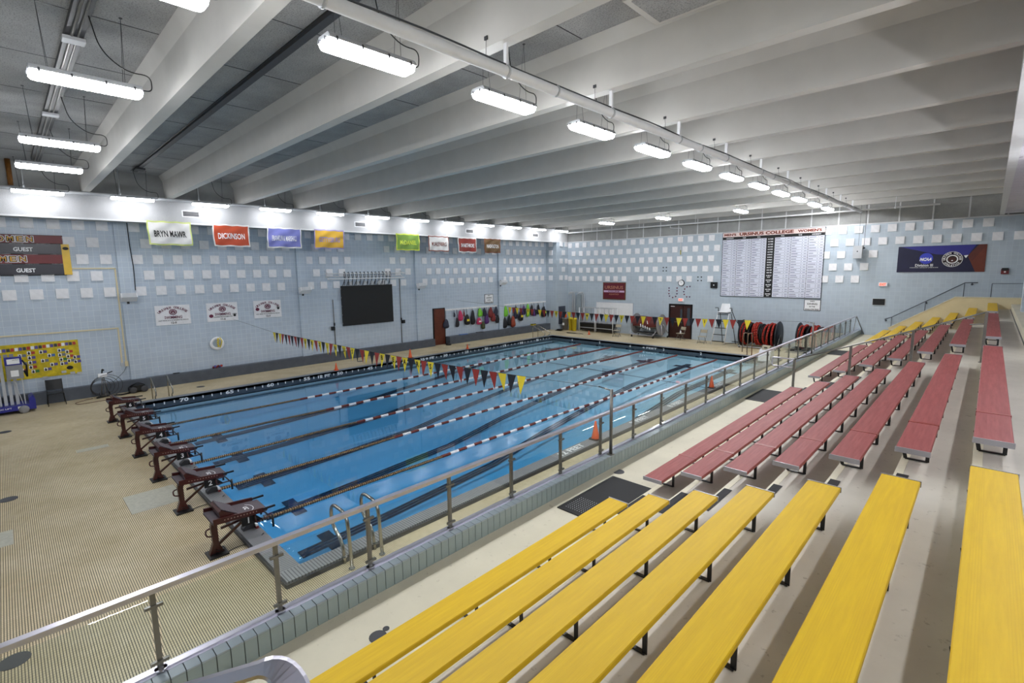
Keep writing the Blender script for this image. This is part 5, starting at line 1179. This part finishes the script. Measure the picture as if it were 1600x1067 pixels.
# folding chairs
def folding(x, y, rz, label, m):
    o = empty('folding_chair', (x, y, 0), label, 'chair', 'folding chairs by the far wall', rz)
    MB().box(-.21, -.2, .43, .21, .2, .455).build('seat', m, o); MB().grid(lambda a, b: (-.21+.42*a, .24+.03*b-.02*math.sin(a*PI), .66+.2*b), 6, 2).grid(lambda a, b: (.21-.42*a, .255+.03*b-.02*math.sin(PI*a), .66+.2*b), 6, 2).build('backrest', m, o)
    for s in (-1, 1):
        MB().tube([(s*.22, .28, .86), (s*.22, .1, .43), (s*.22, -.24, 0)], .012, 6).build('leg', M_POST, o); MB().tube([(s*.2, -.16, .43), (s*.2, .24, 0)], .012, 6).build('leg', M_POST, o)
    MB().tube([(-.22, -.18, .08), (.22, -.18, .08)], .01, 6).tube([(-.2, .2, .06), (.2, .2, .06)], .01, 6).build('stretcher', M_POST, o); return o
BE = mat('chair_beige', (176, 166, 144), .45)
folding(2.1, 27.35, .1, 'beige folding chair left of the covered reel', BE); c1 = folding(6.25, 28.6, -.35, 'beige folding chair with white bottle in front of the brown door', BE); folding(8.0, 27.95, .0, 'beige folding chair between door and lifeguard stand', BE)
o = empty('water_bottle', (6.3, 28.5, .457), 'white plastic bottle standing on the folding chair by the door', 'bottle')
MB().lathe([(.035, 0), (.04, .02), (.04, .14), (.015, .18), (.015, .2)], n=10).build('bottle', M_INKW, o); MB().lathe([(.018, .2), (.018, .22)], n=8).build('cap', cols[0], o)
# cover reel with grey discs
o = empty('cover_reel', (3.95, 28.45, 0), 'reel with two grey discs, maroon cover and white tube frame by door', 'reel')
for x in (-1.0, .95): MB().lathe([(.72, -.03), (.74, 0), (.72, .03)], (x, .1, .92), 'x', 28).build('disc', M_GREY, o)
MB().grid(lambda a, b: (-.92+1.8*a, .1-.62*math.cos((b*.75-.1)*PI)*1.0, .95+.5*math.sin((b*.75-.1)*PI)+.03*math.sin(a*7)), 12, 14).build('cover', mat('cover_maroon', (92, 32, 28), .5), o)
MB().lathe([(.3, -.95), (.3, .9)], (0, .1, .9), 'x', 16).build('drum', M_GREY, o)
q = MB()
for k in range(5): q.bar((-.3+k*.17, -.555, .98-.06*k), (-.26+k*.17, -.57, .78-.05*k), .07, .012, (0, 1, 0))
q.bar((.2, -.5, 1.22), (.26, -.54, 1.0), .1, .012, (0, 1, 0)); q.build('cover_print', M_PANEL, o)
for y in (-.42, .5): MB().tube(fillet([(-1.15, y, .5), (-1.2, y, .2), (.55, y, .16), (1.0, y*.3+.05, .98), (1.25, y, .3)], .12), .028, 8).build('frame_tube', M_RAIL, o)
for x, y in ((-1.05, -.42), (.6, -.42), (1.2, .5), (-1.05, .5)): MB().lathe([(.02, -.02), (.08, -.02), (.08, .02), (.02, .02)], (x, y, .08), 'x', 10).build('caster', M_BLK, o)
MB().box(-.75, -.2, .3, .7, .3, .36).build('tray', M_DGREY, o)
# lane rope reels
def ropereel(x, y, W_, n, label):
    o = empty('rope_reel', (x, y, 0), label, 'reel', 'lane rope storage reels')
    for s in (-1, 1): MB().lathe([(.10, -.03), (.78, -.03), (.8, 0), (.78, .03), (.1, .03)], (s*W_/2, 0, .86), 'x', 28).build('disc', mat('reel_black', (20, 24, 34), .5), o)
    MB().lathe([(.2, -W_/2), (.2, W_/2)], (0, 0, .86), 'x', 14).build('drum', M_BLK, o)
    fr = mat('float_red', (172, 44, 30), .5, var=.3, scale=12); k = 0
    for j in range(n):
        xx = -W_/2+.1+(W_-.2)*j/(n-1); R_ = .6+.06*math.sin(j*1.7); m = fr if (j % 4) != 2 else M_BLK
        q = MB(); c = 44
        for a in range(c):
            a0 = 2*PI*a/c; a1 = a0+2*PI/c*.62; sh = .07*math.sin(a0+j)
            q.tube([(xx+sh, R_*math.sin(a0), .86+R_*math.cos(a0)), (xx+sh, R_*math.sin(a1), .86+R_*math.cos(a1))], .058, 6)
        tag(q.build('rope_coil', m, o), kind='stuff')
        MB().lathe([(R_-.05, -.04), (R_-.05, .04)], (xx, 0, .86), 'x', 20).build('coil_core', M_BLK, o)
    for s in (-1, 1):
        MB().tube([(s*(W_/2+.06), -.55, .08), (s*(W_/2+.06), 0, .86), (s*(W_/2+.06), .55, .08)], .025, 7).build('stand', M_POST, o)
    for yy in (-.55, .55): MB().tube([(-W_/2-.06, yy, .1), (W_/2+.06, yy, .1)], .025, 7).build('base_tube', M_LGREY, o)
    for s in (-1, 1):
        for yy in (-.5, .5): MB().lathe([(.02, -.02), (.07, -.02), (.07, .02), (.02, .02)], (s*W_/2, yy, .07), 'x', 10).build('caster', M_BLK, o)
ropereel(11.38, 28.2, 2.0, 11, 'left black disc reel wound with red and black lane ropes')
ropereel(14.35, 28.35, 1.9, 11, 'right lane rope reel partly hidden behind the glass rail')
# lifeguard chair
o = empty('lifeguard_chair', (9.2, 28.3, 0), 'tall white lifeguard chair with black steps beside the rope reel', 'lifeguard chair')
F = lambda t_: (-.35+.12*t_, -.35+.1*t_)
for s, x0, x1 in ((-1, -.62, -.34), (1, .18, .34)):
    MB().tube([(x0, -.35, 0), (x1, -.18, 1.95)], .028, 8).build('leg', M_WHITE, o)
    MB().tube([(x0+.35, .62, 0), (x1, .2, 1.95)], .022, 8).build('leg', M_BLK, o)
for k in range(5):
    z = .22+.42*k; t_ = z/1.95
    MB().cbox(-.22+.22*t_, -.36+.16*t_, z, .74-.1*t_, .14, .035).build('step', M_BLK, o)
MB().prism([(-.3, 1.97), (.3, 1.97), (.3, 2.02), (-.3, 2.02)], 'y', -.28, .25).build('platform', M_BLK, o)
q = MB().grid(lambda a, b: (-.05+(.34-.1*b)*(2*a-1)*1.0, .22+.08*b-.06*math.sin(a*PI), 2.03+.52*b), 8, 5).grid(lambda a, b: (-.05-(.34-.1*b)*(2*a-1), .25+.08*b-.06*math.sin(a*PI), 2.03+.52*b), 8, 5).box(-.36, -.2, 2.02, .28, .25, 2.06)
q.build('seat_shell', M_WHITE, o)
for s in (-1, 1): MB().tube(fillet([(-.05+s*.42, .24, 2.0), (-.05+s*.42, .2, 2.28), (-.05+s*.44, -.22, 2.3)], .06), .022, 7).build('armrest', M_BLK, o)
MB().tube([(.37, .1, 2.2), (.55, .3, 1.6), (1.15, .8, .5)], .022, 7).tube([(.2, -.3, .1), (1.15, .8, .15), (.3, .6, .15)], .02, 7).tube([(1.15, .8, 0), (1.15, .8, .5)], .02, 7).build('side_brace', M_BLK, o)
# white starter stand / box on the deck behind the glass
o = empty('white_stool', (12.9, 24.4, 0), 'white plastic step stool with beige lid on the deck behind the glass', 'stool')
MB().prism([(-.42, 0), (.42, 0), (.26, .55), (-.2, .55)], 'x', -.3, .26).build('body', M_WHITE, o)
MB().prism([(-.2, .55), (.24, .55), (.12, .75), (-.1, .75)], 'x', -.2, .16).build('lid', BE, o); MB().box(-.1, -.16, .58, .06, -.1, .68).build('opening', M_BLK, o)
MB().tube([(.2+.4*math.cos(a)*1.2, -.9+.4*math.sin(a), .015) for a in [2*PI*k/16 for k in range(17)]], .012, 5).build('hose', M_LGREY, o)
# small gear on the far deck
o = empty('deck_hose', (-1.6, 26.9, 0), 'coil of black hose lying on the far deck near the small cone', 'hose')
MB().tube([(.45*math.cos(a)*(1+.1*math.sin(3*a)), .16*math.sin(a), .02) for a in [2*PI*k/24 for k in range(25)]], .018, 5).tube([(.45, 0, .02), (.8, .1, .02), (1.1, -.02, .02)], .018, 5).build('hose', M_BLK, o)
o = empty('gear_pile', (-3.35, 27.55, 0), 'dark heap of fins and nets at the foot of the corner pier', 'gear')
for k in range(5): MB().prism([(-.3, -.1), (.3, -.12), (.22, .1), (-.25, .12)], 'z', .03*k, .03*k+.03).move((.06*k, .03*(k % 2), 0)).build('fin', M_BLK, o)
o = empty('equipment_bag', (-4.25, 17.15, 0), 'small dark bag on the floor at the foot of the brown door', 'bag')
MB().lathe([(.16, 0), (.2, .05), (.16, .12), (.05, .15)], n=10).build('sack', M_BLK, o)
o = empty('wall_brush', (10.25, YF, 3.0), 'x', 'x'); bpy.data.objects.remove(o)
